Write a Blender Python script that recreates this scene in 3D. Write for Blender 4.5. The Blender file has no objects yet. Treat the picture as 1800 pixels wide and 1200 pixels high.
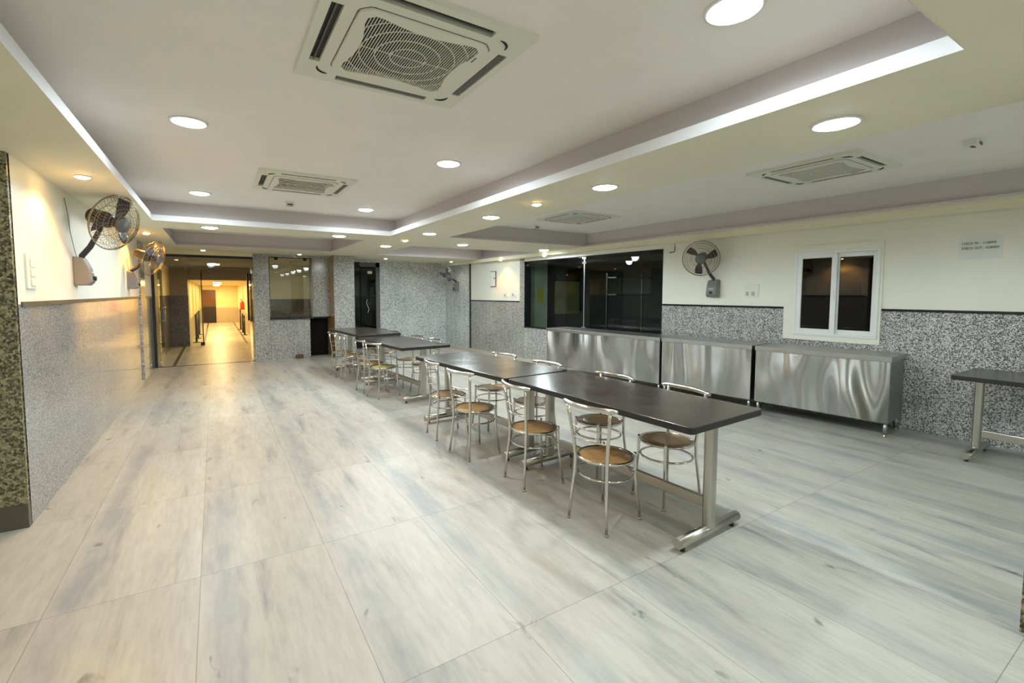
import bpy, bmesh, math, random
from mathutils import Vector, Matrix, Quaternion
random.seed(7)
PI = math.pi
S = 0.909                      # plan units -> metres
C = bpy.context.scene.collection
sc = bpy.context.scene

# ------------------------------------------------------------------ materials
def nodes(name):
    m = bpy.data.materials.new(name); m.use_nodes = True
    nt = m.node_tree; b = nt.nodes['Principled BSDF']
    return m, nt, b
def N(nt, t, **kw):
    n = nt.nodes.new(t)
    for k, v in kw.items():
        if k in n.inputs.keys(): n.inputs[k].default_value = v
        else: setattr(n, k, v)
    return n
def L(nt, a, b): nt.links.new(a, b)
def ramp(nt, stops, interp='LINEAR'):
    r = nt.nodes.new('ShaderNodeValToRGB'); r.color_ramp.interpolation = interp
    e = r.color_ramp.elements
    while len(e) < len(stops): e.new(0.5)
    for el, (p, c) in zip(e, stops):
        el.position = p; el.color = (*c, 1) if len(c) == 3 else c
    return r
def plain(name, col, rough=0.5, metal=0.0, spec=0.5, var=0.0, vscale=3.0, bump=0.0, bscale=200.0):
    m, nt, b = nodes(name)
    b.inputs['Base Color'].default_value = (*col, 1); b.inputs['Roughness'].default_value = rough
    b.inputs['Metallic'].default_value = metal; b.inputs['Specular IOR Level'].default_value = spec
    tc = N(nt, 'ShaderNodeTexCoord')
    if var > 0:
        n = N(nt, 'ShaderNodeTexNoise', Scale=vscale, Detail=5.0); L(nt, tc.outputs['Object'], n.inputs['Vector'])
        r = ramp(nt, [(0.3, tuple(c*(1-var) for c in col)), (0.7, tuple(min(1, c*(1+var)) for c in col))])
        L(nt, n.outputs['Fac'], r.inputs['Fac']); L(nt, r.outputs['Color'], b.inputs['Base Color'])
    if bump > 0:
        n2 = N(nt, 'ShaderNodeTexNoise', Scale=bscale, Detail=3.0); L(nt, tc.outputs['Object'], n2.inputs['Vector'])
        bp = N(nt, 'ShaderNodeBump', Strength=bump, Distance=0.01); L(nt, n2.outputs['Fac'], bp.inputs['Height'])
        L(nt, bp.outputs['Normal'], b.inputs['Normal'])
    return m
def emit(name, col, strength):
    m, nt, b = nodes(name)
    b.inputs['Base Color'].default_value = (*col, 1)
    b.inputs['Emission Color'].default_value = (*col, 1); b.inputs['Emission Strength'].default_value = strength
    return m
def granite(name, stops, scale, rough=0.2, blotch=0.25, spec=0.5, mixn=0.45):
    m, nt, b = nodes(name)
    tc = N(nt, 'ShaderNodeTexCoord')
    v = N(nt, 'ShaderNodeTexVoronoi', Scale=scale); L(nt, tc.outputs['Object'], v.inputs['Vector'])
    n = N(nt, 'ShaderNodeTexNoise', Scale=scale*1.1, Detail=6.0, Roughness=0.7); L(nt, tc.outputs['Object'], n.inputs['Vector'])
    sep = N(nt, 'ShaderNodeSeparateColor'); L(nt, v.outputs['Color'], sep.inputs['Color'])
    mix = N(nt, 'ShaderNodeMix'); mix.data_type = 'FLOAT'; mix.inputs[0].default_value = mixn
    L(nt, sep.outputs[0], mix.inputs[2]); L(nt, n.outputs['Fac'], mix.inputs[3])
    big = N(nt, 'ShaderNodeTexNoise', Scale=1.6, Detail=3.0); L(nt, tc.outputs['Object'], big.inputs['Vector'])
    ma = N(nt, 'ShaderNodeMath', operation='MULTIPLY_ADD'); ma.inputs[1].default_value = blotch; ma.inputs[2].default_value = -blotch*0.5
    L(nt, big.outputs['Fac'], ma.inputs[0])
    ad = N(nt, 'ShaderNodeMath', operation='ADD'); L(nt, mix.outputs[0], ad.inputs[0]); L(nt, ma.outputs[0], ad.inputs[1])
    r = ramp(nt, stops); L(nt, ad.outputs[0], r.inputs['Fac']); L(nt, r.outputs['Color'], b.inputs['Base Color'])
    b.inputs['Roughness'].default_value = rough; b.inputs['Specular IOR Level'].default_value = spec
    return m
def glass(name, tint=(0.9, 0.95, 0.93), refl=1.0, ior=1.5, rough=0.0):
    m, nt, b = nodes(name); nt.nodes.remove(b)
    out = nt.nodes['Material Output']
    t = N(nt, 'ShaderNodeBsdfTransparent'); t.inputs[0].default_value = (*tint, 1)
    g = N(nt, 'ShaderNodeBsdfGlossy'); g.inputs['Roughness'].default_value = rough
    lw = N(nt, 'ShaderNodeLayerWeight'); lw.inputs['Blend'].default_value = 0.5
    pw = N(nt, 'ShaderNodeMath', operation='POWER'); pw.inputs[1].default_value = 5.0; L(nt, lw.outputs['Facing'], pw.inputs[0])
    f = N(nt, 'ShaderNodeMath', operation='MULTIPLY_ADD'); r0 = ((ior-1)/(ior+1))**2*refl; f.inputs[1].default_value = 1-r0; f.inputs[2].default_value = r0
    L(nt, pw.outputs[0], f.inputs[0])
    mx = N(nt, 'ShaderNodeMixShader')
    L(nt, f.outputs[0], mx.inputs[0]); L(nt, t.outputs[0], mx.inputs[1]); L(nt, g.outputs[0], mx.inputs[2])
    L(nt, mx.outputs[0], out.inputs['Surface'])
    return m
def floor_mat():
    # big wood-look porcelain planks laid lengthways, thin dark joints
    m, nt, b = nodes('floor_tile')
    tc = N(nt, 'ShaderNodeTexCoord')
    sx = N(nt, 'ShaderNodeSeparateXYZ'); L(nt, tc.outputs['Object'], sx.inputs[0])
    W, Ln = 0.687*S, 1.30*S; x0, y0 = -0.122*S, 1.76*S
    def mth(op, a, bb=None, c=None):
        n = N(nt, 'ShaderNodeMath', operation=op)
        for i, v in enumerate((a, bb, c)):
            if v is None: continue
            if isinstance(v, (int, float)): n.inputs[i].default_value = v
            else: L(nt, v, n.inputs[i])
        return n.outputs[0]
    u = mth('DIVIDE', mth('SUBTRACT', sx.outputs[0], x0), W); v = mth('DIVIDE', mth('SUBTRACT', sx.outputs[1], y0), Ln)
    iu, iv = mth('FLOOR', u), mth('FLOOR', v); fu, fv = mth('FRACT', u), mth('FRACT', v)
    cmb = N(nt, 'ShaderNodeCombineXYZ'); L(nt, iu, cmb.inputs[0]); L(nt, iv, cmb.inputs[1])
    wn = N(nt, 'ShaderNodeTexWhiteNoise'); wn.noise_dimensions = '3D'; L(nt, cmb.outputs[0], wn.inputs['Vector'])
    rnd = wn.outputs['Value']
    # streak coordinates: compressed along the plank
    cs = N(nt, 'ShaderNodeCombineXYZ')
    L(nt, mth('ADD', mth('MULTIPLY', sx.outputs[0], 1.0), mth('MULTIPLY', mth('FLOOR', mth('MULTIPLY', rnd, 3.0)), 7.3)), cs.inputs[0])
    L(nt, mth('MULTIPLY', sx.outputs[1], 0.15), cs.inputs[1]); L(nt, mth('MULTIPLY', rnd, 3.0), cs.inputs[2])
    n1 = N(nt, 'ShaderNodeTexNoise', Scale=6.5, Detail=7.0, Roughness=0.62, Distortion=0.25); L(nt, cs.outputs[0], n1.inputs['Vector'])
    n2 = N(nt, 'ShaderNodeTexNoise', Scale=38.0, Detail=4.0, Roughness=0.6); L(nt, cs.outputs[0], n2.inputs['Vector'])
    r1 = ramp(nt, [(0.28, (0.25, 0.25, 0.245)), (0.36, (0.39, 0.385, 0.365)), (0.45, (0.49, 0.475, 0.425)), (0.70, (0.555, 0.54, 0.49))])
    L(nt, n1.outputs['Fac'], r1.inputs['Fac'])
    # a long grey band in every plank
    bd = mth('ABSOLUTE', mth('SUBTRACT', mth('ADD', fu, mth('MULTIPLY', mth('SUBTRACT', n1.outputs['Fac'], 0.5), 0.35)), 0.17))
    band = mth('MULTIPLY', mth('SUBTRACT', 1.0, mth('SMOOTHSTEP', bd, 0.0, 0.14)) if False else mth('MAXIMUM', mth('SUBTRACT', 1.0, mth('DIVIDE', bd, 0.17)), 0.0), 0.95)
    bn = N(nt, 'ShaderNodeTexNoise', Scale=1.3, Detail=4.0, Roughness=0.65); L(nt, tc.outputs['Object'], bn.inputs['Vector'])
    vary = mth('MULTIPLY_ADD', bn.outputs['Fac'], 3.0, -0.78)
    band = mth('MINIMUM', mth('MAXIMUM', mth('MULTIPLY', band, mth('MULTIPLY', vary, mth('MULTIPLY_ADD', rnd, 0.9, 0.55))), 0.0), 0.9)
    mxb = N(nt, 'ShaderNodeMix'); mxb.data_type = 'RGBA'; L(nt, band, mxb.inputs[0]); L(nt, r1.outputs['Color'], mxb.inputs[6]); mxb.inputs[7].default_value = (0.33, 0.345, 0.355, 1)
    mxf = N(nt, 'ShaderNodeMix'); mxf.data_type = 'RGBA'; mxf.blend_type = 'MULTIPLY'; mxf.inputs[0].default_value = 0.62
    r2 = ramp(nt, [(0.25, (0.72, 0.72, 0.72)), (0.6, (1, 1, 1))]); L(nt, n2.outputs['Fac'], r2.inputs['Fac'])
    L(nt, mxb.outputs[2], mxf.inputs[6]); L(nt, r2.outputs['Color'], mxf.inputs[7])
    # knots / dark dashes
    ck = N(nt, 'ShaderNodeCombineXYZ'); L(nt, sx.outputs[0], ck.inputs[0]); L(nt, mth('MULTIPLY', sx.outputs[1], 0.55), ck.inputs[1])
    n3 = N(nt, 'ShaderNodeTexNoise', Scale=7.5, Detail=3.0, Roughness=0.55, Distortion=0.4); L(nt, ck.outputs[0], n3.inputs['Vector'])
    r3 = ramp(nt, [(0.25, (0.34, 0.35, 0.36)), (0.32, (1, 1, 1))]); L(nt, n3.outputs['Fac'], r3.inputs['Fac'])
    mxk = N(nt, 'ShaderNodeMix'); mxk.data_type = 'RGBA'; mxk.blend_type = 'MULTIPLY'; mxk.inputs[0].default_value = 0.85
    L(nt, mxf.outputs[2], mxk.inputs[6]); L(nt, r3.outputs['Color'], mxk.inputs[7])
    # plank to plank tone
    tone = mth('MULTIPLY_ADD', rnd, 0.12, 0.92)
    cbt = N(nt, 'ShaderNodeCombineColor'); [L(nt, tone, cbt.inputs[i]) for i in range(3)]
    mxt = N(nt, 'ShaderNodeMix'); mxt.data_type = 'RGBA'; mxt.blend_type = 'MULTIPLY'; mxt.inputs[0].default_value = 1.0
    L(nt, mxk.outputs[2], mxt.inputs[6]); L(nt, cbt.outputs[0], mxt.inputs[7])
    # joints
    du = mth('MULTIPLY', mth('MINIMUM', fu, mth('SUBTRACT', 1.0, fu)), W); dv = mth('MULTIPLY', mth('MINIMUM', fv, mth('SUBTRACT', 1.0, fv)), Ln)
    j = mth('LESS_THAN', mth('MINIMUM', du, dv), 0.0016)
    mxj = N(nt, 'ShaderNodeMix'); mxj.data_type = 'RGBA'; L(nt, mth('MULTIPLY', j, 0.75), mxj.inputs[0]); L(nt, mxt.outputs[2], mxj.inputs[6]); mxj.inputs[7].default_value = (0.17, 0.16, 0.15, 1)
    L(nt, mxj.outputs[2], b.inputs['Base Color'])
    rr = mth('MULTIPLY_ADD', n3.outputs['Fac'], 0.16, 0.30); L(nt, rr, b.inputs['Roughness'])
    b.inputs['Specular IOR Level'].default_value = 0.45
    return m
def steel(name, col=(0.62, 0.61, 0.58), rough=0.25, wob=0.0, wscale=2.0, brush=0.0):
    m, nt, b = nodes(name)
    b.inputs['Base Color'].default_value = (*col, 1); b.inputs['Metallic'].default_value = 1.0; b.inputs['Roughness'].default_value = rough
    tc = N(nt, 'ShaderNodeTexCoord')
    n = N(nt, 'ShaderNodeTexNoise', Scale=14.0, Detail=4.0); L(nt, tc.outputs['Object'], n.inputs['Vector'])
    r = ramp(nt, [(0.3, (rough*0.92,)*3), (0.7, (rough*1.1,)*3)]); L(nt, n.outputs['Fac'], r.inputs['Fac']); L(nt, r.outputs['Color'], b.inputs['Roughness'])
    if wob > 0:
        mp = N(nt, 'ShaderNodeMapping'); mp.inputs['Scale'].default_value = (1, 1, 0.45); L(nt, tc.outputs['Object'], mp.inputs['Vector'])
        w = N(nt, 'ShaderNodeTexNoise', Scale=wscale, Detail=0.5); L(nt, mp.outputs[0], w.inputs['Vector'])
        bp = N(nt, 'ShaderNodeBump', Strength=1.0, Distance=wob); L(nt, w.outputs['Fac'], bp.inputs['Height']); L(nt, bp.outputs['Normal'], b.inputs['Normal'])
    return m
def sheet_mat():
    # brushed sheet: smears reflections upright, gently buckled
    m, nt, b = nodes('counter_sheet_steel')
    b.inputs['Base Color'].default_value = (0.43, 0.425, 0.415, 1); b.inputs['Metallic'].default_value = 1.0
    b.inputs['Roughness'].default_value = 0.27; b.inputs['Anisotropic'].default_value = 0.88
    t = N(nt, 'ShaderNodeCombineXYZ'); t.inputs[2].default_value = 1.0; L(nt, t.outputs[0], b.inputs['Tangent'])
    tc = N(nt, 'ShaderNodeTexCoord'); oi = N(nt, 'ShaderNodeObjectInfo')
    ad = N(nt, 'ShaderNodeVectorMath', operation='ADD'); L(nt, tc.outputs['Object'], ad.inputs[0]); L(nt, oi.outputs['Location'], ad.inputs[1])
    mp = N(nt, 'ShaderNodeMapping'); mp.inputs['Scale'].default_value = (1, 1, 0.40); L(nt, ad.outputs[0], mp.inputs['Vector'])
    w = N(nt, 'ShaderNodeTexNoise', Scale=3.6, Detail=0.0); L(nt, mp.outputs[0], w.inputs['Vector'])
    bp = N(nt, 'ShaderNodeBump', Strength=1.0, Distance=0.16); L(nt, w.outputs['Fac'], bp.inputs['Height']); L(nt, bp.outputs['Normal'], b.inputs['Normal'])
    return m
def table_mat():
    m, nt, b = nodes('table_laminate')
    tc = N(nt, 'ShaderNodeTexCoord')
    n = N(nt, 'ShaderNodeTexNoise', Scale=5.0, Detail=5.0, Distortion=0.8); L(nt, tc.outputs['Object'], n.inputs['Vector'])
    r = ramp(nt, [(0.3, (0.032, 0.026, 0.022)), (0.7, (0.046, 0.037, 0.032))]); L(nt, n.outputs['Fac'], r.inputs['Fac']); L(nt, r.outputs['Color'], b.inputs['Base Color'])
    v = N(nt, 'ShaderNodeTexVoronoi', Scale=2.6); L(nt, tc.outputs['Object'], v.inputs['Vector'])
    rr = ramp(nt, [(0.0, (0.18,)*3), (0.42, (0.20,)*3), (0.46, (0.30,)*3), (0.6, (0.25,)*3)]); L(nt, v.outputs['Distance'], rr.inputs['Fac'])
    mx = N(nt, 'ShaderNodeMix'); mx.data_type = 'RGBA'; mx.inputs[0].default_value = 0.72; L(nt, rr.outputs['Color'], mx.inputs[6])
    r5 = ramp(nt, [(0.3, (0.19,)*3), (0.7, (0.27,)*3)]); L(nt, n.outputs['Fac'], r5.inputs['Fac']); L(nt, r5.outputs['Color'], mx.inputs[7])
    L(nt, mx.outputs[2], b.inputs['Roughness']); b.inputs['Specular IOR Level'].default_value = 0.55
    return m
def wood_mat(name, a, c):
    m, nt, b = nodes(name)
    tc = N(nt, 'ShaderNodeTexCoord')
    mp = N(nt, 'ShaderNodeMapping'); mp.inputs['Scale'].default_value = (3, 14, 3); L(nt, tc.outputs['Object'], mp.inputs['Vector'])
    n = N(nt, 'ShaderNodeTexNoise', Scale=4.0, Detail=5.0, Distortion=0.5); L(nt, mp.outputs[0], n.inputs['Vector'])
    r = ramp(nt, [(0.3, a), (0.7, c)]); L(nt, n.outputs['Fac'], r.inputs['Fac']); L(nt, r.outputs['Color'], b.inputs['Base Color'])
    b.inputs['Roughness'].default_value = 0.28
    return m

M = {}
M['floor'] = floor_mat()
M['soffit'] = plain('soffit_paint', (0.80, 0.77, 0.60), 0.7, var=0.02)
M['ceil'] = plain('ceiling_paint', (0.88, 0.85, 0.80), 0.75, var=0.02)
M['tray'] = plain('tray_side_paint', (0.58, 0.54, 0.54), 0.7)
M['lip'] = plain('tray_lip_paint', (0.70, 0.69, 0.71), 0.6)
M['cream'] = plain('cream_wall_paint', (0.81, 0.80, 0.70), 0.45, var=0.03, vscale=1.5)
M['g_right'] = granite('granite_speckle', [(0.28, (0.035, 0.035, 0.035)), (0.43, (0.16, 0.16, 0.155)), (0.53, (0.44, 0.44, 0.42)), (0.70, (0.72, 0.72, 0.69))], 125, 0.28, 0.1, mixn=0.55)
M['g_left'] = granite('granite_polished', [(0.18, (0.08, 0.08, 0.078)), (0.40, (0.24, 0.24, 0.235)), (0.60, (0.36, 0.36, 0.35)), (0.8, (0.50, 0.50, 0.49))], 150, 0.07, 0.25, spec=0.75)
M['g_back'] = granite('granite_back', [(0.22, (0.06, 0.06, 0.055)), (0.42, (0.24, 0.235, 0.22)), (0.58, (0.42, 0.41, 0.38)), (0.78, (0.62, 0.61, 0.57))], 110, 0.14, 0.2, mixn=0.5)
M['g_blue'] = granite('granite_grey_blue', [(0.26, (0.20, 0.21, 0.21)), (0.42, (0.48, 0.51, 0.51)), (0.56, (0.68, 0.71, 0.71)), (0.75, (0.82, 0.85, 0.85))], 75, 0.12, 0.3, mixn=0.5, spec=0.7)
M['g_pillar'] = granite('granite_olive', [(0.28, (0.03, 0.029, 0.016)), (0.44, (0.11, 0.10, 0.055)), (0.58, (0.25, 0.225, 0.13)), (0.78, (0.42, 0.39, 0.26))], 80, 0.25, 0.2, mixn=0.6)
M['g_dark'] = granite('granite_dark', [(0.25, (0.05, 0.045, 0.045)), (0.6, (0.14, 0.13, 0.125)), (0.8, (0.22, 0.21, 0.2))], 80, 0.25, 0.2)
M['skirt'] = plain('pillar_skirting', (0.10, 0.085, 0.065), 0.35, var=0.2)
M['black_stone'] = plain('black_granite', (0.012, 0.012, 0.012), 0.12, var=0.3, vscale=60)
M['steel_tube'] = steel('chair_steel', (0.66, 0.64, 0.60), 0.16)
M['steel_leg'] = steel('table_leg_steel', (0.50, 0.48, 0.43), 0.30)
M['steel_sheet'] = sheet_mat()
M['steel_top'] = steel('counter_top_steel', (0.46, 0.455, 0.44), 0.36)
M['steel_side'] = steel('counter_side_steel', (0.34, 0.34, 0.33), 0.35)
M['table'] = table_mat()
M['table_edge'] = plain('table_edge_band', (0.018, 0.016, 0.015), 0.35)
M['seat'] = wood_mat('seat_ply', (0.46, 0.24, 0.085), (0.66, 0.40, 0.17))
M['seat_y'] = wood_mat('seat_ply_yellow', (0.55, 0.42, 0.10), (0.68, 0.55, 0.18))
M['rubber'] = plain('black_rubber', (0.02, 0.02, 0.02), 0.6)
M['fan_dark'] = plain('fan_dark_plastic', (0.028, 0.026, 0.04), 0.35)
M['fan_wire'] = steel('fan_guard_wire', (0.36, 0.29, 0.19), 0.3)
M['fan_wire_light'] = steel('fan_guard_wire_bright', (0.7, 0.72, 0.76), 0.3)
M['fan_box'] = plain('fan_box_grey', (0.20, 0.20, 0.20), 0.4)
M['fan_cap'] = plain('fan_cap_grey', (0.12, 0.12, 0.125), 0.4)
M['fan_motor'] = plain('fan_motor_brown', (0.055, 0.042, 0.032), 0.4)
M['fan_blue'] = plain('fan_blade_blue', (0.10, 0.15, 0.26), 0.3)
M['white_pl'] = plain('white_plastic', (0.78, 0.77, 0.70), 0.35)
M['rocker_grey'] = plain('rocker_grey', (0.42, 0.42, 0.40), 0.4)
M['void'] = plain('recess_shade', (0.010, 0.008, 0.007), 0.8, spec=0.1)  # shade of the open recess as a near-black colour
M['upvc'] = plain('white_upvc', (0.80, 0.81, 0.80), 0.3)
M['ac_white'] = plain('ac_panel_white', (0.76, 0.76, 0.65), 0.45)
M['ac_dark'] = plain('ac_slot_dark', (0.012, 0.012, 0.012), 0.6)
M['ac_grey'] = plain('ac_flap_grey', (0.10, 0.10, 0.09), 0.5)
M['ac_brown'] = plain('ac_filter_brown', (0.035, 0.026, 0.018), 0.8)
M['paper'] = plain('paper', (0.76, 0.765, 0.74), 0.7)
M['ink'] = plain('ink', (0.05, 0.05, 0.05), 0.7)
M['note_y'] = plain('yellow_note', (0.80, 0.70, 0.10), 0.6, var=0.3, vscale=40)
M['glass'] = glass('clear_glass', (0.86, 0.90, 0.86))
M['glass_dark'] = glass('dark_glass', (0.78, 0.82, 0.80), ior=1.5)
M['glass_black'] = glass('black_glass', (0.10, 0.10, 0.10))
M['glass_smoke'] = glass('smoked_glass', (0.30, 0.36, 0.37), ior=1.6)
M['black'] = plain('matt_black', (0.012, 0.012, 0.014), 0.5)
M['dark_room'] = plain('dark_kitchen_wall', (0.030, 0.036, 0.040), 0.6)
M['olive'] = plain('kitchen_olive_panel', (0.27, 0.25, 0.10), 0.5, var=0.3, vscale=3)
M['green_wall'] = plain('kitchen_green_wall', (0.70, 0.76, 0.58), 0.5, var=0.15)
M['navy'] = plain('kitchen_navy', (0.035, 0.04, 0.07), 0.5)
M['alu'] = steel('aluminium_joint', (0.55, 0.56, 0.57), 0.35)
M['chrome'] = steel('chrome', (0.8, 0.8, 0.78), 0.12)
M['brown_door'] = plain('brown_door', (0.10, 0.045, 0.02), 0.4, var=0.2)
M['red'] = plain('red_paint', (0.55, 0.03, 0.02), 0.35)
M['corr_wall'] = plain('corridor_wall', (0.76, 0.66, 0.40), 0.5)
M['corr_dado'] = plain('corridor_dado', (0.48, 0.42, 0.32), 0.35, var=0.15, vscale=30)
M['taupe'] = plain('corridor_taupe', (0.28, 0.24, 0.19), 0.6)
M['tan'] = granite('granite_yellow_reflection', [(0.3, (0.30, 0.18, 0.07)), (0.7, (0.48, 0.31, 0.13))], 60, 0.1, 0.2)  # yellow corridor reflection put into the granite colour
M['lamp'] = emit('lamp_white', (0.95, 1.0, 0.98), 30.0)
M['lamp_warm'] = emit('lamp_warm', (1.0, 0.62, 0.24), 70.0)
M['lamp_corr'] = emit('lamp_corridor', (1.0, 0.76, 0.42), 9.0)
M['lamp_pink'] = emit('lamp_soft', (1.0, 0.86, 0.74), 7.0)
M['lamp_ring'] = plain('lamp_ring_white', (0.8, 0.8, 0.78), 0.4)

# ------------------------------------------------------------------ mesh helpers (plan units; scaled by S when linked)
def box(bm, x0, y0, z0, x1, y1, z1, mi=0):
    vs = [bm.verts.new(p) for p in ((x0,y0,z0),(x1,y0,z0),(x1,y1,z0),(x0,y1,z0),(x0,y0,z1),(x1,y0,z1),(x1,y1,z1),(x0,y1,z1))]
    for f in ((3,2,1,0),(4,5,6,7),(0,1,5,4),(1,2,6,5),(2,3,7,6),(3,0,4,7)):
        fc = bm.faces.new([vs[i] for i in f]); fc.material_index = mi
    return vs
def quad(bm, pts, mi=0):
    f = bm.faces.new([bm.verts.new(p) for p in pts]); f.material_index = mi; return f
def tube(bm, pts, r, seg=10, closed=False, caps=True, mi=0, smooth=True):
    pts = [Vector(p) for p in pts]; n = len(pts)
    rs = r if isinstance(r, (list, tuple)) else [r]*n
    def tan(i):
        if closed: return (pts[(i+1) % n]-pts[(i-1) % n]).normalized()
        if i == 0: return (pts[1]-pts[0]).normalized()
        if i == n-1: return (pts[-1]-pts[-2]).normalized()
        return (pts[i+1]-pts[i-1]).normalized()
    t0 = tan(0); up = Vector((0,0,1)) if abs(t0.z) < 0.9 else Vector((1,0,0))
    u = (up - t0*up.dot(t0)).normalized(); rings = []
    for i in range(n):
        t = tan(i); u = (u - t*u.dot(t))
        u = u.normalized() if u.length > 1e-6 else t.orthogonal().normalized()
        w = t.cross(u)
        rings.append([bm.verts.new(pts[i] + (u*math.cos(2*PI*k/seg) + w*math.sin(2*PI*k/seg))*rs[i]) for k in range(seg)])
    for i in range(n if closed else n-1):
        a, b = rings[i], rings[(i+1) % n]
        for k in range(seg):
            f = bm.faces.new((a[k], a[(k+1) % seg], b[(k+1) % seg], b[k])); f.smooth = smooth; f.material_index = mi
    if caps and not closed:
        for rr, rev in ((rings[0], True), (rings[-1], False)):
            f = bm.faces.new(rr[::-1] if rev else rr); f.material_index = mi
def ring(bm, c, R, r, seg=40, ts=8, axis='Z', mi=0):
    pts = []
    for i in range(seg):
        a = 2*PI*i/seg
        p = (R*math.cos(a), R*math.sin(a), 0)
        if axis == 'X': p = (0, p[0], p[1])
        pts.append((c[0]+p[0], c[1]+p[1], c[2]+p[2]))
    tube(bm, pts, r, ts, closed=True, mi=mi)
def lathe(bm, prof, seg=32, c=(0,0,0), axis='Z', mi=0):
    rings = []
    for r, h in prof:
        row = []
        for k in range(seg):
            a = 2*PI*k/seg; x, y = r*math.cos(a), r*math.sin(a)
            p = (x, y, h) if axis == 'Z' else (h, x, y)
            row.append(bm.verts.new((c[0]+p[0], c[1]+p[1], c[2]+p[2])))
        rings.append(row)
    for a, b in zip(rings[:-1], rings[1:]):
        for k in range(seg):
            f = bm.faces.new((a[k], a[(k+1)%seg], b[(k+1)%seg], b[k])); f.smooth = True; f.material_index = mi
    for row in (rings[0][::-1], rings[-1]):
        try: f = bm.faces.new(row); f.material_index = mi
        except ValueError: pass
def prism(bm, poly, z0, z1, mi=0, side_mi=None):
    a = [bm.verts.new((x, y, z0)) for x, y in poly]; b = [bm.verts.new((x, y, z1)) for x, y in poly]; n = len(poly)
    f = bm.faces.new(a[::-1]); f.material_index = mi if side_mi is None else side_mi
    f = bm.faces.new(b); f.material_index = mi
    for i in range(n):
        f = bm.faces.new((a[i], a[(i+1)%n], b[(i+1)%n], b[i])); f.material_index = mi if side_mi is None else side_mi
def rrect(w, h, r, seg=5):
    out = []
    for cx, cy, a0 in ((w/2-r, h/2-r, 0), (-w/2+r, h/2-r, 90), (-w/2+r, -h/2+r, 180), (w/2-r, -h/2+r, 270)):
        for i in range(seg+1):
            a = math.radians(a0+90*i/seg); out.append((cx+r*math.cos(a), cy+r*math.sin(a)))
    return out
def NB(): return bmesh.new()
def link_mesh(name, bm, mats, parent=None, bevel=0, smooth=False):
    bmesh.ops.recalc_face_normals(bm, faces=bm.faces[:])
    for v in bm.verts: v.co *= S
    me = bpy.data.meshes.new(name); bm.to_mesh(me); bm.free()
    for m in (mats if isinstance(mats, (list, tuple)) else [mats]): me.materials.append(M[m] if isinstance(m, str) else m)
    o = bpy.data.objects.new(name, me); C.objects.link(o)
    if parent: o.parent = parent
    if bevel:
        md = o.modifiers.new('bevel', 'BEVEL'); md.width = bevel*S; md.segments = 2; md.limit_method = 'ANGLE'; md.angle_limit = math.radians(40)
    return o
obj = link_mesh
def tag(o, label, cat, group=None, kind=None):
    o['label'] = label; o['category'] = cat
    if group: o['group'] = group
    if kind: o['kind'] = kind
    return o
def thing(name, label, cat, loc=(0,0,0), rotz=0, group=None, quat=None, kind=None):
    o = bpy.data.objects.new(name, None); C.objects.link(o); o.empty_display_size = 0.1
    o.location = Vector(loc)*S
    if quat is not None: o.rotation_mode = 'QUATERNION'; o.rotation_quaternion = quat
    else: o.rotation_euler = (0, 0, rotz)
    return tag(o, label, cat, group, kind)
def dup(root, loc, rotz=None, label=None, quat=None, group=None):
    def cp(o, par):
        c = o.copy(); C.objects.link(c)
        if par: c.parent = par
        for ch in list(o.children): cp(ch, c)
        return c
    r = cp(root, None); r.location = Vector(loc)*S
    if rotz is not None: r.rotation_euler = (0, 0, rotz)
    if label: r['label'] = label
    if group: r['group'] = group
    return r
def struct(name, bm, mats, label, cat, **k):
    return tag(obj(name, bm, mats, **k), label, cat, kind='structure')

# right wall frame: s runs along Y, XW(s) is the wall face
def XW(y): return 7.16 - 0.0555*(y-1.3)
RW_ANG = math.atan(0.0555)                      # rotation of the wall about Z
def cells(bm, ycuts, zcuts, xf, matf):
    for y0, y1 in zip(ycuts[:-1], ycuts[1:]):
        for z0, z1 in zip(zcuts[:-1], zcuts[1:]):
            mi = matf((y0+y1)/2, (z0+z1)/2)
            if mi is None: continue
            quad(bm, ((xf(y0), y0, z0), (xf(y1), y1, z0), (xf(y1), y1, z1), (xf(y0), y0, z1)), mi)

# ------------------------------------------------------------------ setting: floor, ceiling
bm = NB(); box(bm, -3.2, -3.0, -0.1, 9.6, 31.5, 0.0); struct('floor', bm, 'floor', 'pale grey-beige wood-look floor of large planks with thin dark joints', 'floor')

ZS, ZC = 2.6, 2.872
TR = [  # tray outlines: near-left, near-right, far-right, far-left
    [(-0.66, 0.62), (2.53, 0.62), (2.53, 7.39), (-0.66, 7.39)],
    [(-0.62, 8.25), (2.35, 8.25), (2.33, 10.95), (-0.62, 10.95)],
    [(3.46, -1.6), (6.80, -1.6), (6.58, 7.08), (3.46, 7.08)],
    [(3.47, 8.74), (6.60, 8.74), (6.52, 11.25), (3.48, 11.25)]]
bm = NB()
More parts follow.
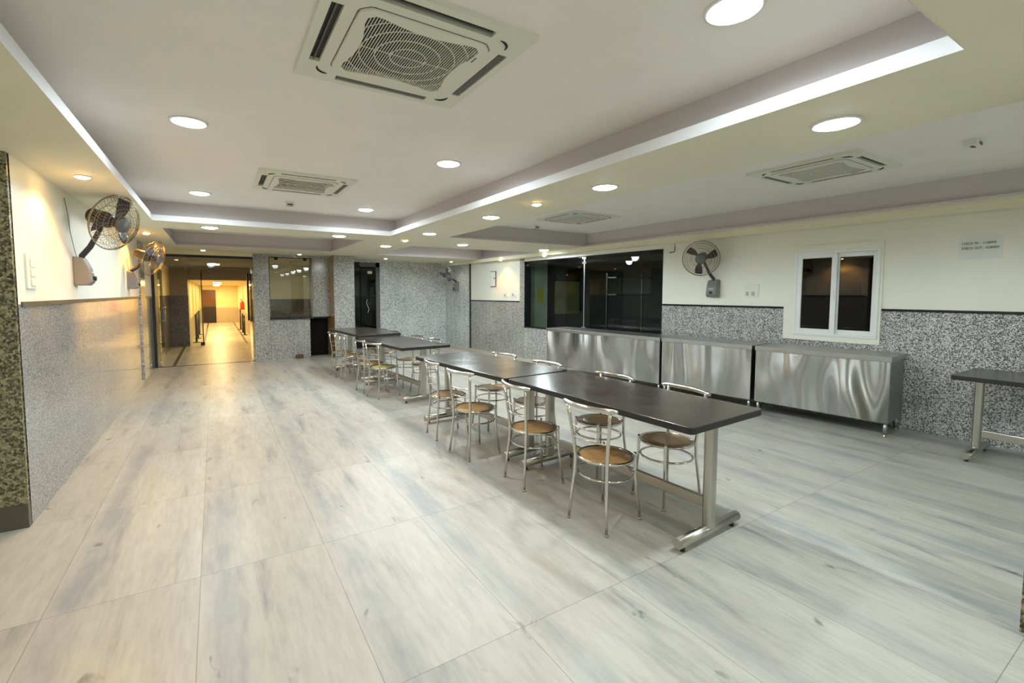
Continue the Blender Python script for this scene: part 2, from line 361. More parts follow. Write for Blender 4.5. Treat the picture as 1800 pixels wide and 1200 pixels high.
# soffit strips around the trays
def sof(*p): quad(bm, [(x, y, ZS) for x, y in p], 0)
Y0, Y1 = -3.0, 13.6
sof((-3.2,Y0),(-0.66,Y0),(-0.66,7.39),(-0.62,8.25),(-0.62,10.95),(-0.62,Y1),(-3.2,Y1))
sof((-0.66,Y0),(2.53,Y0),(2.53,0.62),(-0.66,0.62))
sof((-0.66,7.39),(2.53,7.39),(2.35,8.25),(-0.62,8.25))
sof((-0.62,10.95),(2.33,10.95),(2.33,Y1),(-0.62,Y1))
sof((2.53,Y0),(3.46,Y0),(3.46,-1.6),(3.46,7.08),(3.47,8.74),(3.48,11.25),(3.48,Y1),(2.33,Y1),(2.33,10.95),(2.35,8.25),(2.53,7.39),(2.53,0.62))
sof((3.46,Y0),(7.7,Y0),(6.80,-1.6),(3.46,-1.6))
sof((3.46,7.08),(6.58,7.08),(6.60,8.74),(3.47,8.74))
sof((3.48,11.25),(6.52,11.25),(6.6,Y1),(3.48,Y1))
sof((6.80,-1.6),(7.7,Y0),(7.7,Y1),(6.6,Y1),(6.52,11.25),(6.60,8.74),(6.58,7.08))
for ti, t in enumerate(TR):
    cx = sum(p[0] for p in t)/4; cy = sum(p[1] for p in t)/4
    sb = 0.14 if ti == 0 else 0.05
    lz = ZS + (0.07 if ti == 0 else 0.03)
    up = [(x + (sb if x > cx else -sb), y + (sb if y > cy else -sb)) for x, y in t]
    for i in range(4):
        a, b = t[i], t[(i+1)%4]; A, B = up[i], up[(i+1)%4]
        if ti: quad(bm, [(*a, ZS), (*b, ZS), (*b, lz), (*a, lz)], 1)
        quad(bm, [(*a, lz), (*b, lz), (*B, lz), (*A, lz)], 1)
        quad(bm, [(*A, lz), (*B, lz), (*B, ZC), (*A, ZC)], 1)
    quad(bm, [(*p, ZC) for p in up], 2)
# lowered cornice band along the right wall
for (ya, yb) in ((-3.0, 13.5),):
    i0 = lambda y: XW(y)-0.20
    quad(bm, [(i0(ya), ya, 2.515), (i0(yb), yb, 2.515), (XW(yb)+.05, yb, 2.515), (XW(ya)+.05, ya, 2.515)], 0)
    quad(bm, [(i0(ya), ya, 2.515), (i0(yb), yb, 2.515), (i0(yb), yb, ZS), (i0(ya), ya, ZS)], 0)
struct('ceiling', bm, ['soffit', 'tray', 'ceil'], 'dropped cream soffit with four recessed ceiling trays', 'ceiling')
bm = NB(); t = TR[0]
for i in range(4):
    a, b = Vector(t[i]), Vector(t[(i+1)%4]); d = (b-a).normalized(); nrm = Vector((-d.y, d.x))*0.0
    quad(bm, [(*a, ZS-0.004), (*b, ZS-0.004), (*b, ZS+0.07), (*a, ZS+0.07)])
struct('trim_1', bm, 'lip', 'white lip edging the recessed tray above the open floor', 'trim')

# ------------------------------------------------------------------ left wall and its pillar
XL = -1.17
bm = NB()
cells(bm, [4.40, 12.35], [0, 1.57, 2.6], lambda y: XL, lambda y, z: 0 if z < 1.57 else 1)
struct('wall_left', bm, ['g_left', 'cream'], 'cream wall over polished grey granite dado beside the aisle', 'wall')
bm = NB(); box(bm, XL-.005, 4.45, 1.552, XL+.012, 10.38, 1.588); box(bm, XL-.005, 11.02, 1.552, XL+.012, 12.34, 1.588)
struct('trim_2', bm, 'skirt', 'thin brown capping strip on the granite dado below the two wall fans', 'trim')
bm = NB(); box(bm, -2.3, 4.36, 0.17, XL-.005, 4.85, ZS+.3); 
col = struct('column', bm, 'g_pillar', 'olive brown granite pillar cut off by the frame beside the cream wall', 'column')
bm = NB(); box(bm, -2.3, 4.345, 0, XL-.002, 4.40, 0.17); obj('plinth', bm, 'skirt', col)
bm = NB(); box(bm, XL-.02, 10.40, 0.05, XL+.025, 11.0, ZS+.02)
struct('column', bm, 'g_back', 'narrow granite pilaster on the cream wall behind the farther wall fan', 'column')
bm = NB(); quad(bm, ((-2.9,-3,0),(-2.9,5,0),(-2.9,5,2.7),(-2.9,-3,2.7)), 0)
quad(bm, ((-2.9,4.6,0),(-2.2,4.6,0),(-2.2,4.6,2.7),(-2.9,4.6,2.7)), 0)
struct('wall_left', bm, 'cream', 'cream side wall of the bay before the olive pillar, out of view', 'wall')
bm = NB(); quad(bm, ((-2.9,-2.9,0),(7.6,-2.9,0),(7.6,-2.9,2.9),(-2.9,-2.9,2.9)), 0)
struct('wall_front', bm, 'cream', 'cream wall closing the room behind the viewpoint', 'wall')
bm = NB(); box(bm, 3.315, -0.1, 0, 3.85, 0.485, ZS+.02)
struct('column', bm, 'g_pillar', 'dark granite column clipped by the lower right corner', 'column')

# ------------------------------------------------------------------ right wall with two windows
WA = (5.46, 9.42, 0.80, 2.43)           # big dark window: y0,y1,z0,z1
WB = (2.36, 3.31, 1.07, 2.215)          # white sliding window
DR = 1.44
bm = NB()
def rmat(y, z):
    if WA[0] < y < WA[1] and WA[2] < z < WA[3]: return None
    if WB[0] < y < WB[1] and WB[2] < z < WB[3]: return None
    if y > 12.0: return 3
    if 9.42 < y < 9.60: return 2
    if z < DR: return 0 if y < WA[1] else 2
    return 1
cells(bm, [-3, WB[0], WB[1], WA[0], WA[1], 9.60, 12.0, 13.6], [0, WA[2], WB[2], DR, WB[3], WA[3], 2.75], XW, rmat)
struct('wall_right', bm, ['g_right', 'cream', 'g_back', 'g_blue'], 'cream wall over black and white speckled granite behind the steel counters', 'wall')
def rbox(bm, y0, y1, z0, z1, d0, d1, mi=0):
    """box on the right wall: spans y0..y1, z0..z1, proud of the wall from d0 to d1 (into the room)"""
    vs = []
    for d in (d0, d1):
        for y, z in ((y0,z0),(y1,z0),(y1,z1),(y0,z1)): vs.append(bm.verts.new((XW(y)-d, y, z)))
    for f in ((0,1,2,3),(7,6,5,4),(0,4,5,1),(1,5,6,2),(2,6,7,3),(3,7,4,0)):
        fc = bm.faces.new([vs[i] for i in f]); fc.material_index = mi
bm = NB(); rbox(bm, -2.9, 2.33, 1.425, 1.455, -.005, .014); rbox(bm, 3.44, 5.46, 1.425, 1.455, -.005, .014)
struct('trim_3', bm, 'black_stone', 'black capping strip on the speckled dado above the steel counters', 'trim')
bm = NB(); rbox(bm, 9.60, 11.98, 1.42, 1.445, -.005, .012)
struct('trim_4', bm, 'black_stone', 'black capping strip on the dado under the small switch plates', 'trim')
bm = NB(); rbox(bm, 11.97, 12.03, 0, 2.515, -.005, .02)
struct('trim_5', bm, 'black', 'upright black strip where cream wall meets full height grey granite', 'trim')
# --- big dark window with the unlit kitchen behind
w = thing('window_1', 'long dark frameless serving window above the far steel counter', 'window', kind='structure')
bm = NB(); rbox(bm, WA[0]+.005, 7.375, WA[2], WA[3]-.004, -.035, -.023); obj('pane', bm, 'glass_dark', w)
bm = NB(); rbox(bm, 7.405, WA[1]-.004, WA[2], WA[3]-.004, -.035, -.023); obj('pane', bm, 'glass_dark', w)
bm = NB(); rbox(bm, 7.378, 7.402, WA[2], WA[3]-.004, -.045, -.012); obj('mullion', bm, 'alu', w)
bm = NB()
for z in (2.40, 2.30, 0.9): rbox(bm, 7.33, 7.45, z-.02, z+.02, -.022, -.008)
obj('patch_fitting', bm, 'chrome', w)
bm = NB(); rbox(bm, WA[0]-.02, WA[1]+.02, WA[3], WA[3]+.012, -.2, .004); rbox(bm, WA[0]-.012, WA[0], WA[2], WA[3], -.2, .004); rbox(bm, WA[1], WA[1]+.012, WA[2], WA[3], -.2, .004)
rbox(bm, WA[0]-.02, WA[1]+.02, WA[2]-.02, WA[2], -.2, .004)
obj('reveal', bm, 'black', w)
bm = NB(); rbox(bm, 9.60, 9.42, 0.8, 2.5, 0, .012); obj('pilaster', bm, 'g_back', w)
# kitchen shell
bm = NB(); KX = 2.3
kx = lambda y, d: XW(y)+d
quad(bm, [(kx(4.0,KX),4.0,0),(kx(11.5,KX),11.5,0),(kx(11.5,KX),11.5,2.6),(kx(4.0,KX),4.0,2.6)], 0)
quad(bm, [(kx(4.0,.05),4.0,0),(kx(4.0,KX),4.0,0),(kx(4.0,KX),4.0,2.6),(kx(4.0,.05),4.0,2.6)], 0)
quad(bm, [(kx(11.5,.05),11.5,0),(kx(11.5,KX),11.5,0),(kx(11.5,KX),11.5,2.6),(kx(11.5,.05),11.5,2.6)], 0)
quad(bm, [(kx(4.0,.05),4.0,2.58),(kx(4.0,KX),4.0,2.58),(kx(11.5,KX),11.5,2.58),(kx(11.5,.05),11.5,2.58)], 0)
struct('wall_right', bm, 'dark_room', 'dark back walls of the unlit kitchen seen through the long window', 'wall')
bm = NB(); box(bm, kx(9.5,.645), 9.85, 0, kx(9.5,1.075), 10.15, 2.57)
struct('column', bm, 'green_wall', 'pale green kitchen column behind the far end of the long dark window', 'column')
bm = NB(); box(bm, kx(9.5,.73), 9.835, 1.38, kx(9.5,.92), 9.848, 1.80); tag(obj('paper_notice', bm, 'note_y'), 'yellow notice stuck on the pale green kitchen column', 'notice')
cb = thing('kitchen_cupboard', 'olive fronted cupboard in the dark kitchen left of the window joint', 'cupboard', (kx(9,1.5), 9.75, 0))
bm = NB(); box(bm, -.3, .0, 1.05, .62, .3, 2.0); obj('body', bm, 'black', cb)
bm = NB(); box(bm, -.28, -.02, 1.08, .60, 0, 1.97); obj('door', bm, 'olive', cb)
sh = thing('kitchen_shelf', 'dark wall shelf in the kitchen near the right edge of the long window', 'shelf', (kx(5.9,1.2), 7.2, 0))
bm = NB(); box(bm, -.5, 0, 1.60, .7, .3, 1.63); box(bm, -.5, 0, 1.98, .7, .3, 2.01); obj('board', bm, 'steel_side', sh)
for xx in (-.5, .66):
    bm = NB(); box(bm, xx, .27, 0, xx+.04, .3, 2.1); obj('upright', bm, 'steel_side', sh)
bm = NB(); box(bm, kx(9.5,.06), 10.05, 0, kx(9.5,.64), 10.12, 2.57)
struct('wall_right', bm, 'olive', 'olive kitchen partition at the far edge of the long dark window', 'wall')
# --- white sliding window
w = thing('window_2', 'white two-pane sliding window with plaster surround above the nearest steel counter', 'window', kind='structure')
bm = NB()
rbox(bm, 3.31, 3.435, 1.0, 2.295, -.004, .022); rbox(bm, 2.335, 2.36, 1.0, 2.295, -.004, .022)
rbox(bm, 2.36, 3.31, 2.215, 2.295, -.004, .022); rbox(bm, 2.36, 3.31, 1.0, 1.07, -.004, .022)
obj('surround', bm, 'cream', w)
def pvc(y0, y1, z0, z1, d0, d1, t, mat='upvc', par=w, name='frame'):
    b = NB()
    rbox(b, y0, y0+t, z0, z1, d0, d1); rbox(b, y1-t, y1, z0, z1, d0, d1); rbox(b, y0+t, y1-t, z0, z0+t, d0, d1); rbox(b, y0+t, y1-t, z1-t, z1, d0, d1)
    return obj(name, b, mat, par, bevel=.004)
pvc(2.36, 3.31, 1.07, 2.215, -.06, .035, .035)
sl = pvc(2.81, 3.28, 1.10, 2.185, -.012, .028, .062, name='sash'); sr = pvc(2.385, 2.86, 1.10, 2.185, -.055, -.014, .062, name='sash')
bm = NB(); rbox(bm, 2.87, 3.22, 1.16, 2.125, .004, .010); obj('pane', bm, 'glass_black', sl)
bm = NB(); rbox(bm, 2.445, 2.80, 1.16, 2.125, -.038, -.032); obj('pane', bm, 'glass_black', sr)
bm = NB(); rbox(bm, 2.83, 2.85, 1.55, 1.68, .028, .04); obj('latch', bm, 'upvc', sl)
bm = NB(); rbox(bm, 2.3, 3.4, 1.0, 2.3, -.5, -.49); rbox(bm, 2.3, 2.31, 1.0, 2.3, -.49, -.1); rbox(bm, 3.39, 3.4, 1.0, 2.3, -.49, -.1); rbox(bm, 2.3, 3.4, 2.29, 2.3, -.49, -.1); rbox(bm, 2.3, 3.4, 1.0, 1.01, -.49, -.1)
obj('night_box', bm, 'black', w)  # black box added behind the panes for the dark night outside

# ------------------------------------------------------------------ back of the room
YB = 13.54
bm = NB(); quad(bm, ((4.29,YB,0),(6.6,YB,0),(6.6,YB,2.62),(4.29,YB,2.62)), 0); quad(bm, ((3.1,YB,2.56),(4.29,YB,2.56),(4.29,YB,2.62),(3.1,YB,2.62)), 0)
struct('wall_back', bm, 'g_blue', 'pale grey granite wall at the far end behind the back table', 'wall')
bm = NB(); box(bm, 2.59, 11.9, 0, 3.10, YB, ZS+.02, 0)
for f in bm.faces:
    if abs(f.calc_center_median().x-2.59) < .01: f.material_index = 1  # side face coloured with the corridor's reflection
struct('column', bm, ['g_back', 'tan'], 'full height granite column between ticket counter and dark glass door', 'column')
bm = NB(); box(bm, 0.81, 12.35, 0, 1.150, 12.75, ZS+.02)
struct('column', bm, 'g_back', 'full height granite column between corridor doorway and ticket window', 'column')
bm = NB(); quad(bm, ((2.13,12.44,1.0),(2.6,12.44,1.0),(2.6,12.44,2.62),(2.13,12.44,2.62)), 0)
quad(bm, ((1.15,12.40,2.54),(2.15,12.40,2.54),(2.15,12.40,2.62),(1.15,12.40,2.62)), 0)
struct('wall_back', bm, 'g_back', 'granite wall panel in the recess beside the ticket window', 'wall')
# dark glass door
d = thing('door_2', 'dark glass door with a wavy chrome pull beside the pale granite wall', 'door', kind='structure')
bm = NB(); box(bm, 3.1, YB+.03, 0, 3.70, YB+.045, 2.56); obj('pane', bm, 'glass_smoke', d)
bm = NB(); box(bm, 3.72, YB+.03, 0.02, 4.16, YB+.045, 2.40); leaf = obj('leaf', bm, 'glass_smoke', d)
bm = NB(); box(bm, 4.17, YB, 0, 4.29, YB+.12, 2.56); box(bm, 3.70, YB, 2.42, 4.29, YB+.1, 2.56); obj('frame', bm, 'fan_cap', d)
bm = NB(); tube(bm, [(3.90+.035*math.sin(t*2*PI/10), YB-.02, 1.06+.04*t) for t in range(11)], .014, 8)
obj('handle', bm, 'chrome', leaf)
bm = NB(); box(bm, 3.92, YB-.03, 2.22, 4.05, YB+.03, 2.30); obj('closer', bm, 'white_pl', leaf)
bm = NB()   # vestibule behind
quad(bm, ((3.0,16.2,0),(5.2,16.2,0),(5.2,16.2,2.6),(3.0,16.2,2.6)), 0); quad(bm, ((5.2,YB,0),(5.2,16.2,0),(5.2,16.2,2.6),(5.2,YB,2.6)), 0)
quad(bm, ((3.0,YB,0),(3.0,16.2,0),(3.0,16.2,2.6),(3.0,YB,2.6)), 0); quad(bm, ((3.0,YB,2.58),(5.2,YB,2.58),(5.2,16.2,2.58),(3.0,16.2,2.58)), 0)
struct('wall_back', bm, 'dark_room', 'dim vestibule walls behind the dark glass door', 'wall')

# ticket counter and window
ct = thing('ticket_counter', 'granite fronted ticket counter with black stone top in the back wall', 'counter', (1.62, 12.35, 0))
bm = NB(); box(bm, -.465, 0, 0, .455, .35, 1.0); obj('body', bm, 'g_back', ct)
bm = NB(); box(bm, -.465, -.06, 1.0, .50, .36, 1.055); box(bm, .50, .02, 1.0, .965, .085, 1.04); obj('worktop', bm, 'black_stone', ct, bevel=.005)
bm = NB(); box(bm, .50, .33, 0, .96, .35, 1.0); box(bm, .46, .02, 0, .475, .35, 1.0); obj('recess_shade_panel', bm, 'void', ct)  # near-black sheets added for the shade under the counter shelf
bm = NB(); box(bm, .10, -.115, 0.0, .26, -.012, 0.10); tag(obj('door_wedge', bm, 'brown_door'), 'small dark brown block on the floor against the ticket counter', 'block')
for o in [bpy.data.objects['door_wedge']]: o.location = Vector((1.62, 12.35, 0))*S
w = thing('window_3', 'ticket window of clear glass above the black counter top', 'window', kind='structure')
bm = NB(); box(bm, 1.19, 12.50, 1.06, 2.12, 12.508, 2.54); obj('pane', bm, 'glass', w)
bm = NB(); box(bm, 2.12, 12.36, 1.0, 2.15, 12.52, 2.55); box(bm, 1.15, 12.48, 1.06, 1.185, 12.52, 2.55); box(bm, 1.15, 12.48, 2.52, 2.15, 12.52, 2.56); obj('frame', bm, 'skirt', w)
for cxx, lb in ((1.33, 'black dome camera at the upper corner of the ticket window nearest the corridor'), (2.0, 'black dome camera at the upper corner of the ticket window nearest the recess')):
    cm = thing('dome_camera', lb, 'camera', (cxx, 12.45, 2.52), group='cameras over the ticket window')
    bm = NB(); lathe(bm, [(.0,-.06),(.025,-.055),(.04,-.03),(.042,0),(.05,.0),(.05,.02),(0,.02)], 16); obj('dome', bm, 'black', cm)
# office behind ticket window
bm = NB()
quad(bm, ((1.0,16.6,0),(5.0,16.6,0),(5.0,16.6,1.45),(1.0,16.6,1.45)), 1); quad(bm, ((1.0,16.6,1.45),(5.0,16.6,1.45),(5.0,16.6,2.6),(1.0,16.6,2.6)), 0)
quad(bm, ((2.98,12.5,0),(2.98,16.6,0),(2.98,16.6,2.6),(2.98,12.5,2.6)), 0)
quad(bm, ((1.0,12.5,2.58),(3.0,12.5,2.58),(3.0,16.6,2.58),(1.0,16.6,2.58)), 0)
struct('wall_back', bm, ['cream', 'g_dark'], 'cream office walls with grey dado behind the ticket window', 'wall')

# ------------------------------------------------------------------ corridor
bm = NB()
quad(bm, ((XL,12.35,0),(XL,17.0,0),(XL,17.0,1.577),(XL,12.35,1.577)), 1); quad(bm, ((XL,12.35,1.577),(XL,17.0,1.577),(XL,17.0,2.5),(XL,12.35,2.5)), 0)
quad(bm, ((-0.71,17.1,0),(-0.71,29.6,0),(-0.71,29.6,.8),(-0.71,17.1,.8)), 3); quad(bm, ((-0.71,17.1,.8),(-0.71,29.6,.8),(-0.71,29.6,2.3),(-0.71,17.1,2.3)), 0)
quad(bm, ((1.12,16.6,0),(1.12,29.6,0),(1.12,29.6,.8),(1.12,16.6,.8)), 3); quad(bm, ((1.12,16.6,.8),(1.12,29.6,.8),(1.12,29.6,2.3),(1.12,16.6,2.3)), 0)
quad(bm, ((-0.75,29.6,0),(1.15,29.6,0),(1.15,29.6,.835),(-0.75,29.6,.835)), 3); quad(bm, ((-0.75,29.6,.835),(1.15,29.6,.835),(1.15,29.6,2.3),(-0.75,29.6,2.3)), 0)
quad(bm, ((-1.3,12.4,2.46),(1.15,12.4,2.46),(1.15,17.0,2.46),(-1.3,17.0,2.46)), 2)
quad(bm, ((-0.75,17.0,2.06),(1.15,17.0,2.06),(1.15,29.6,2.06),(-0.75,29.6,2.06)), 0)
quad(bm, ((-0.75,17.0,2.06),(1.15,17.0,2.06),(1.15,17.0,2.5),(-0.75,17.0,2.5)), 2)
struct('wall_corridor', bm, ['corr_wall', 'g_dark', 'taupe', 'corr_dado'], 'yellow lit corridor walls and ceiling beyond the glass doorway', 'wall')
bm = NB(); box(bm, -1.25, 16.95, 0, -0.71, 17.15, 2.45, 1)
for f in bm.faces: pass
o = struct('wall_corridor', bm, ['g_dark', 'taupe'], 'taupe wall stub narrowing the corridor behind the first glass doorway', 'wall')
bm = NB(); box(bm, -1.255, 16.93, 0, -0.70, 16.96, 1.577); obj('dado_panel', bm, 'g_dark', o)
bm = NB(); box(bm, -1.16, 12.33, 2.515, 0.81, 12.40, ZS+.02); struct('trim_6', bm, 'corr_wall', 'yellow lit head strip above the glass transom of the corridor doorway', 'trim')
bm = NB(); box(bm, XL+.0, 12.30, 0, XL+.05, 12.36, 2.52); struct('trim_7', bm, 'black', 'dark upright jamb where the cream wall meets the corridor doorway', 'trim')
bm = NB(); box(bm, -1.15, 12.33, 0, 0.81, 12.40, 0.006); struct('trim_8', bm, 'skirt', 'dark threshold strip across the corridor doorway', 'trim')
bm = NB(); box(bm, -0.87, 12.42, 0, -0.80, 16.9, 0.004); box(bm, -0.37, 17.2, 0, -0.31, 29.5, 0.004); box(bm, 0.84, 17.0, 0, 0.90, 29.5, 0.004)
struct('trim_9', bm, 'skirt', 'dark border lines inlaid in the corridor floor', 'trim')
d = thing('door_1', 'frameless glass corridor doorway with transom and two opened leaves', 'door', kind='structure')
bm = NB(); box(bm, -1.12, 12.352, 2.20, 0.81, 12.364, 2.515); obj('transom', bm, 'glass', d)
bm = NB(); box(bm, -1.075, 12.42, 0.02, -1.063, 13.40, 2.19); lf = obj('leaf', bm, 'glass', d)
bm = NB()
for xo in (-1.11, -1.02): tube(bm, [(xo,13.22,.98),(xo,13.22,1.32)], .014, 8)
for z in (1.0, 1.3): tube(bm, [(-1.11,13.22,z),(-1.02,13.22,z)], .010, 8)
obj('handle', bm, 'chrome', lf)
bm = NB(); box(bm, 0.770, 12.42, 0.02, 0.782, 13.35, 2.19); rf = obj('leaf', bm, 'glass', d)
bm = NB(); tube(bm, [(0.735,13.15,.95),(0.735,13.15,2.15)], .022, 8); obj('handle', bm, 'black', rf)
bm = NB(); box(bm, 0.755, 12.42, 0.01, 0.797, 12.62, 0.09); box(bm, 0.755, 12.42, 2.12, 0.797, 12.62, 2.2); obj('patch_fitting', bm, 'chrome', rf)
bm = NB(); box(bm, -1.09, 12.42, 0.01, -1.05, 12.62, 0.09); obj('patch_fitting', bm, 'chrome', lf)
d = thing('door_3', 'second glass screen with dark edge farther down the corridor', 'door', kind='structure')
bm = NB(); box(bm, -0.70, 17.02, 0.01, -0.36, 17.034, 2.30); gl = obj('leaf', bm, 'glass', d)
bm = NB(); box(bm, -0.36, 17.0, 0.0, -0.33, 17.05, 2.31); obj('edge', bm, 'skirt', gl)
bm = NB(); box(bm, -0.42, 16.99, 0.0, -0.31, 17.06, 0.10); obj('patch_fitting', bm, 'black', gl)
d = thing('door_4', 'brown two-tone door at the far end of the yellow corridor', 'door', kind='structure')
bm = NB(); box(bm, -0.56, 29.52, 0.9, 0.05, 29.59, 1.82); obj('upper_panel', bm, 'brown_door', d)
bm = NB(); box(bm, -0.56, 29.52, 0.0, 0.05, 29.59, 0.9); obj('lower_panel', bm, 'black', d)
for i, (yy, zz, lb) in enumerate(((20.3, .78, 'tall dark barrier post at the corridor side nearest the glass doorway'), (21.6, .80, 'middle dark barrier post at the corridor side wall'), (23.4, .95, 'farthest dark barrier post at the corridor side wall'))):
    p = thing('barrier_post', lb, 'post', (0.97, yy, 0), group='barrier posts in the corridor')
    bm = NB(); tube(bm, [(0,0,.02),(0,0,zz)], .03, 10); obj('pole', bm, 'fan_dark', p)
    bm = NB(); lathe(bm, [(0,0),(.11,0),(.11,.015),(.03,.03),(0,.03)], 20); obj('base', bm, 'fan_dark', p)
for i, (yy, lb) in enumerate(((18.0, 'dark barrier post on the left corridor side just past the glass screen'), (19.6, 'dark barrier post on the left corridor side, second past the glass screen'), (21.4, 'dark barrier post on the left corridor side, farthest of its row'))):
    dup(p, (-0.56, yy, 0), label=lb)
fe = thing('fire_extinguisher', 'red fire extinguisher on the corridor side wall above the barrier posts', 'extinguisher', (1.02, 22.6, 0.92))
bm = NB(); lathe(bm, [(0,0),(.075,0),(.085,.02),(.085,.30),(.05,.36),(.025,.38),(0,.38)], 20); obj('body', bm, 'red', fe)
bm = NB(); tube(bm, [(0,0,.38),(0,0,.43),(-.07,0,.45)], .014, 8); obj('valve', bm, 'black', fe)

# ------------------------------------------------------------------ lamps
def lamp(name, label, loc, r, mat, col, energy, group, cat='ceiling light', spot=None, blend=0.6, aim=None):
    t = thing(name, label, cat, loc, group=group)
    bm = NB(); lathe(bm, [(r*.98, -.006), (r*1.02, -.012), (r*1.13, -.010), (r*1.16, -.001), (r*.98, -.001), (r*.98, -.006)], 36); obj('trim_ring', bm, 'lamp_ring', t)
    bm = NB(); lathe(bm, [(0, -.026), (r*.35, -.025), (r*.7, -.020), (r*.93, -.012), (r*.98, -.005), (r*.98, -.001), (0, -.001)], 36); obj('diffuser', bm, mat, t)
    if spot:
        ld = bpy.data.lights.new(name, 'SPOT'); ld.spot_size = math.radians(spot); ld.spot_blend = blend; ld.shadow_soft_size = r*S
    else:
        ld = bpy.data.lights.new(name, 'SPOT'); ld.spot_size = math.radians(178); ld.spot_blend = .25; ld.shadow_soft_size = .08
    ld.color = col; ld.energy = energy
    lo = bpy.data.objects.new('bulb', ld); C.objects.link(lo); lo.parent = t; lo.location = (0, 0, (-.016 if spot else -.034)*S)
    if aim: lo.rotation_euler = aim
    return t
WHT, WRM, SOFT = (0.81, 0.95, 1.0), (1.0, 0.45, 0.08), (1.0, 0.80, 0.62)
E_D = 36.0
for (x, y, z, lb) in (
    (1.953, 1.205, ZC, 'large bright downlight at the top edge beside the nearest air conditioner'),
    (-0.117, 3.967, ZC, 'bright downlight in the main tray nearest the fan on the cream wall'),
    (1.929, 3.954, ZC, 'bright downlight in the main tray between its two air conditioners and the beam'),
    (-0.115, 6.67, ZC, 'small downlight in the far corner of the main tray by the cream wall side'),
    (1.937, 6.72, ZC, 'small downlight in the far corner of the main tray by the beam'),
    (3.013, 1.24, ZS, 'largest downlight on the cream beam beside the right-hand air conditioner'),
    (3.025, 3.02, ZS, 'second downlight along the cream beam over the front table'),
    (2.992, 4.93, ZS, 'third downlight along the cream beam beside the small amber spotlight'),
    (2.97, 6.78, ZS, 'fourth downlight along the cream beam level with the tray corner'),
    (2.993, 9.03, ZS, 'fifth and farthest downlight along the cream beam'),
    (-0.025, 7.78, ZS, 'downlight on the soffit strip before the dark far tray toward the corridor'),
    (1.802, 7.82, ZS, 'downlight on the soffit strip before the dark far tray near the beam'),
    (4.196, 7.99, ZS, 'downlight on the strip between the two side trays near the beam'),
    (6.25, 8.05, ZS, 'downlight on the strip between the two side trays above the dark window'),
    (4.3, 10.0, ZC, 'downlight up inside the far side tray, nearer the ticket counter'),
    (5.3, 10.0, ZC, 'downlight up inside the far side tray, nearer the cream panel'),
    (-0.117, 1.205, ZC, 'downlight of the main tray above the top edge of the view, by the aisle'),
    (3.02, -0.66, ZS, 'downlight on the beam behind the viewpoint'),
    (4.3, -1.95, ZS, 'downlight on the strip closing the side tray behind the viewpoint, near the beam'),
    (6.2, -1.95, ZS, 'downlight on the strip closing the side tray behind the viewpoint, by the granite wall')):
    lamp('ceiling_light', lb, (x, y, z), 0.105, 'lamp', WHT, E_D*(.85 if y == 10.0 else 1.75 if abs(x-3.0) < .05 else .70 if z == ZC else 1.0), 'round white ceiling downlights')
for (x, y, z, lb, mat, col, e, sp) in (
    (-0.888, 4.94, ZS, 'amber spotlight above the nearest wall fan on the cream wall', 'lamp_warm', WRM, 115, 140),
    (-0.893, 9.03, ZS, 'amber spotlight above the farther wall fan on the cream wall', 'lamp_warm', WRM, 115, 140),
    (-0.888, 0.85, ZS, 'amber spotlight on the aisle side soffit above the top left corner, out of view', 'lamp_warm', WRM, 60, 140),
    (2.973, 3.96, ZS, 'small amber spotlight between two downlights on the beam', 'lamp_warm', WRM, 35, 110),
    (2.973, 7.88, ZS, 'small amber spotlight farther along the beam', 'lamp_warm', WRM, 25, 110),
    (-0.186, 11.95, ZS, 'soft spotlight over the corridor doorway', 'lamp_pink', SOFT, 14, 120),
    (1.81, 12.0, ZS, 'soft spotlight over the ticket window', 'lamp_pink', SOFT, 12, 120),
    (4.07, 12.3, ZS, 'soft spotlight before the dark glass door', 'lamp_pink', SOFT, 14, 120),
    (6.15, 12.45, ZS, 'soft spotlight above the fan on grey granite', 'lamp_pink', SOFT, 12, 120),
    (6.455, 10.15, 2.515, 'amber spotlight washing the cream panel with the small wall box', 'lamp_corr', WRM, 58, 112),
    (6.55, 8.42, 2.515, 'soft spotlight at the head of the long dark window', 'lamp_pink', SOFT, 14, 120)):
    lamp('spotlight', lb, (x, y, z), 0.05, mat, col, e, 'small round spotlights', 'spotlight', spot=sp)
for i, (yy, lb) in enumerate(((14.6, 'corridor ceiling lamp nearest the first glass doorway'), (19.0, 'corridor ceiling lamp just past the second glass screen'), (22.2, 'corridor ceiling lamp above the barrier posts'), (25.4, 'corridor ceiling lamp before the brown door'), (28.2, 'farthest corridor ceiling lamp above the brown door'))):
    t = thing('corridor_lamp', lb, 'ceiling light', (0.1 if i else 0.0, yy, 2.06 if i else 2.46), group='corridor ceiling lamps')
    bm = NB(); box(bm, -.16, -.3, -.03, .16, .3, 0); obj('housing', bm, 'lamp_ring', t)
    bm = NB(); box(bm, -.14, -.28, -.034, .14, .28, -.03); obj('diffuser', bm, 'lamp_corr', t)
    ld = bpy.data.lights.new('corridor', 'AREA'); ld.shape = 'RECTANGLE'; ld.size = .28*S; ld.size_y = .56*S; ld.energy = 34 if i else 10; ld.color = (1, .66, .26)
    lo = bpy.data.objects.new('bulb', ld); C.objects.link(lo); lo.parent = t; lo.location = (0, 0, -.04*S)
t = thing('office_lamp', 'office ceiling lamp seen through the ticket window', 'ceiling light', (2.1, 14.6, 2.58))
bm = NB(); box(bm, -.16, -.16, -.03, .16, .16, 0); obj('housing', bm, 'lamp_ring', t)
ld = bpy.data.lights.new('office', 'AREA'); ld.size = .28*S; ld.energy = 3; ld.color = (1, .92, .72)
lo = bpy.data.objects.new('bulb', ld); C.objects.link(lo); lo.parent = t; lo.location = (0, 0, -.035*S)

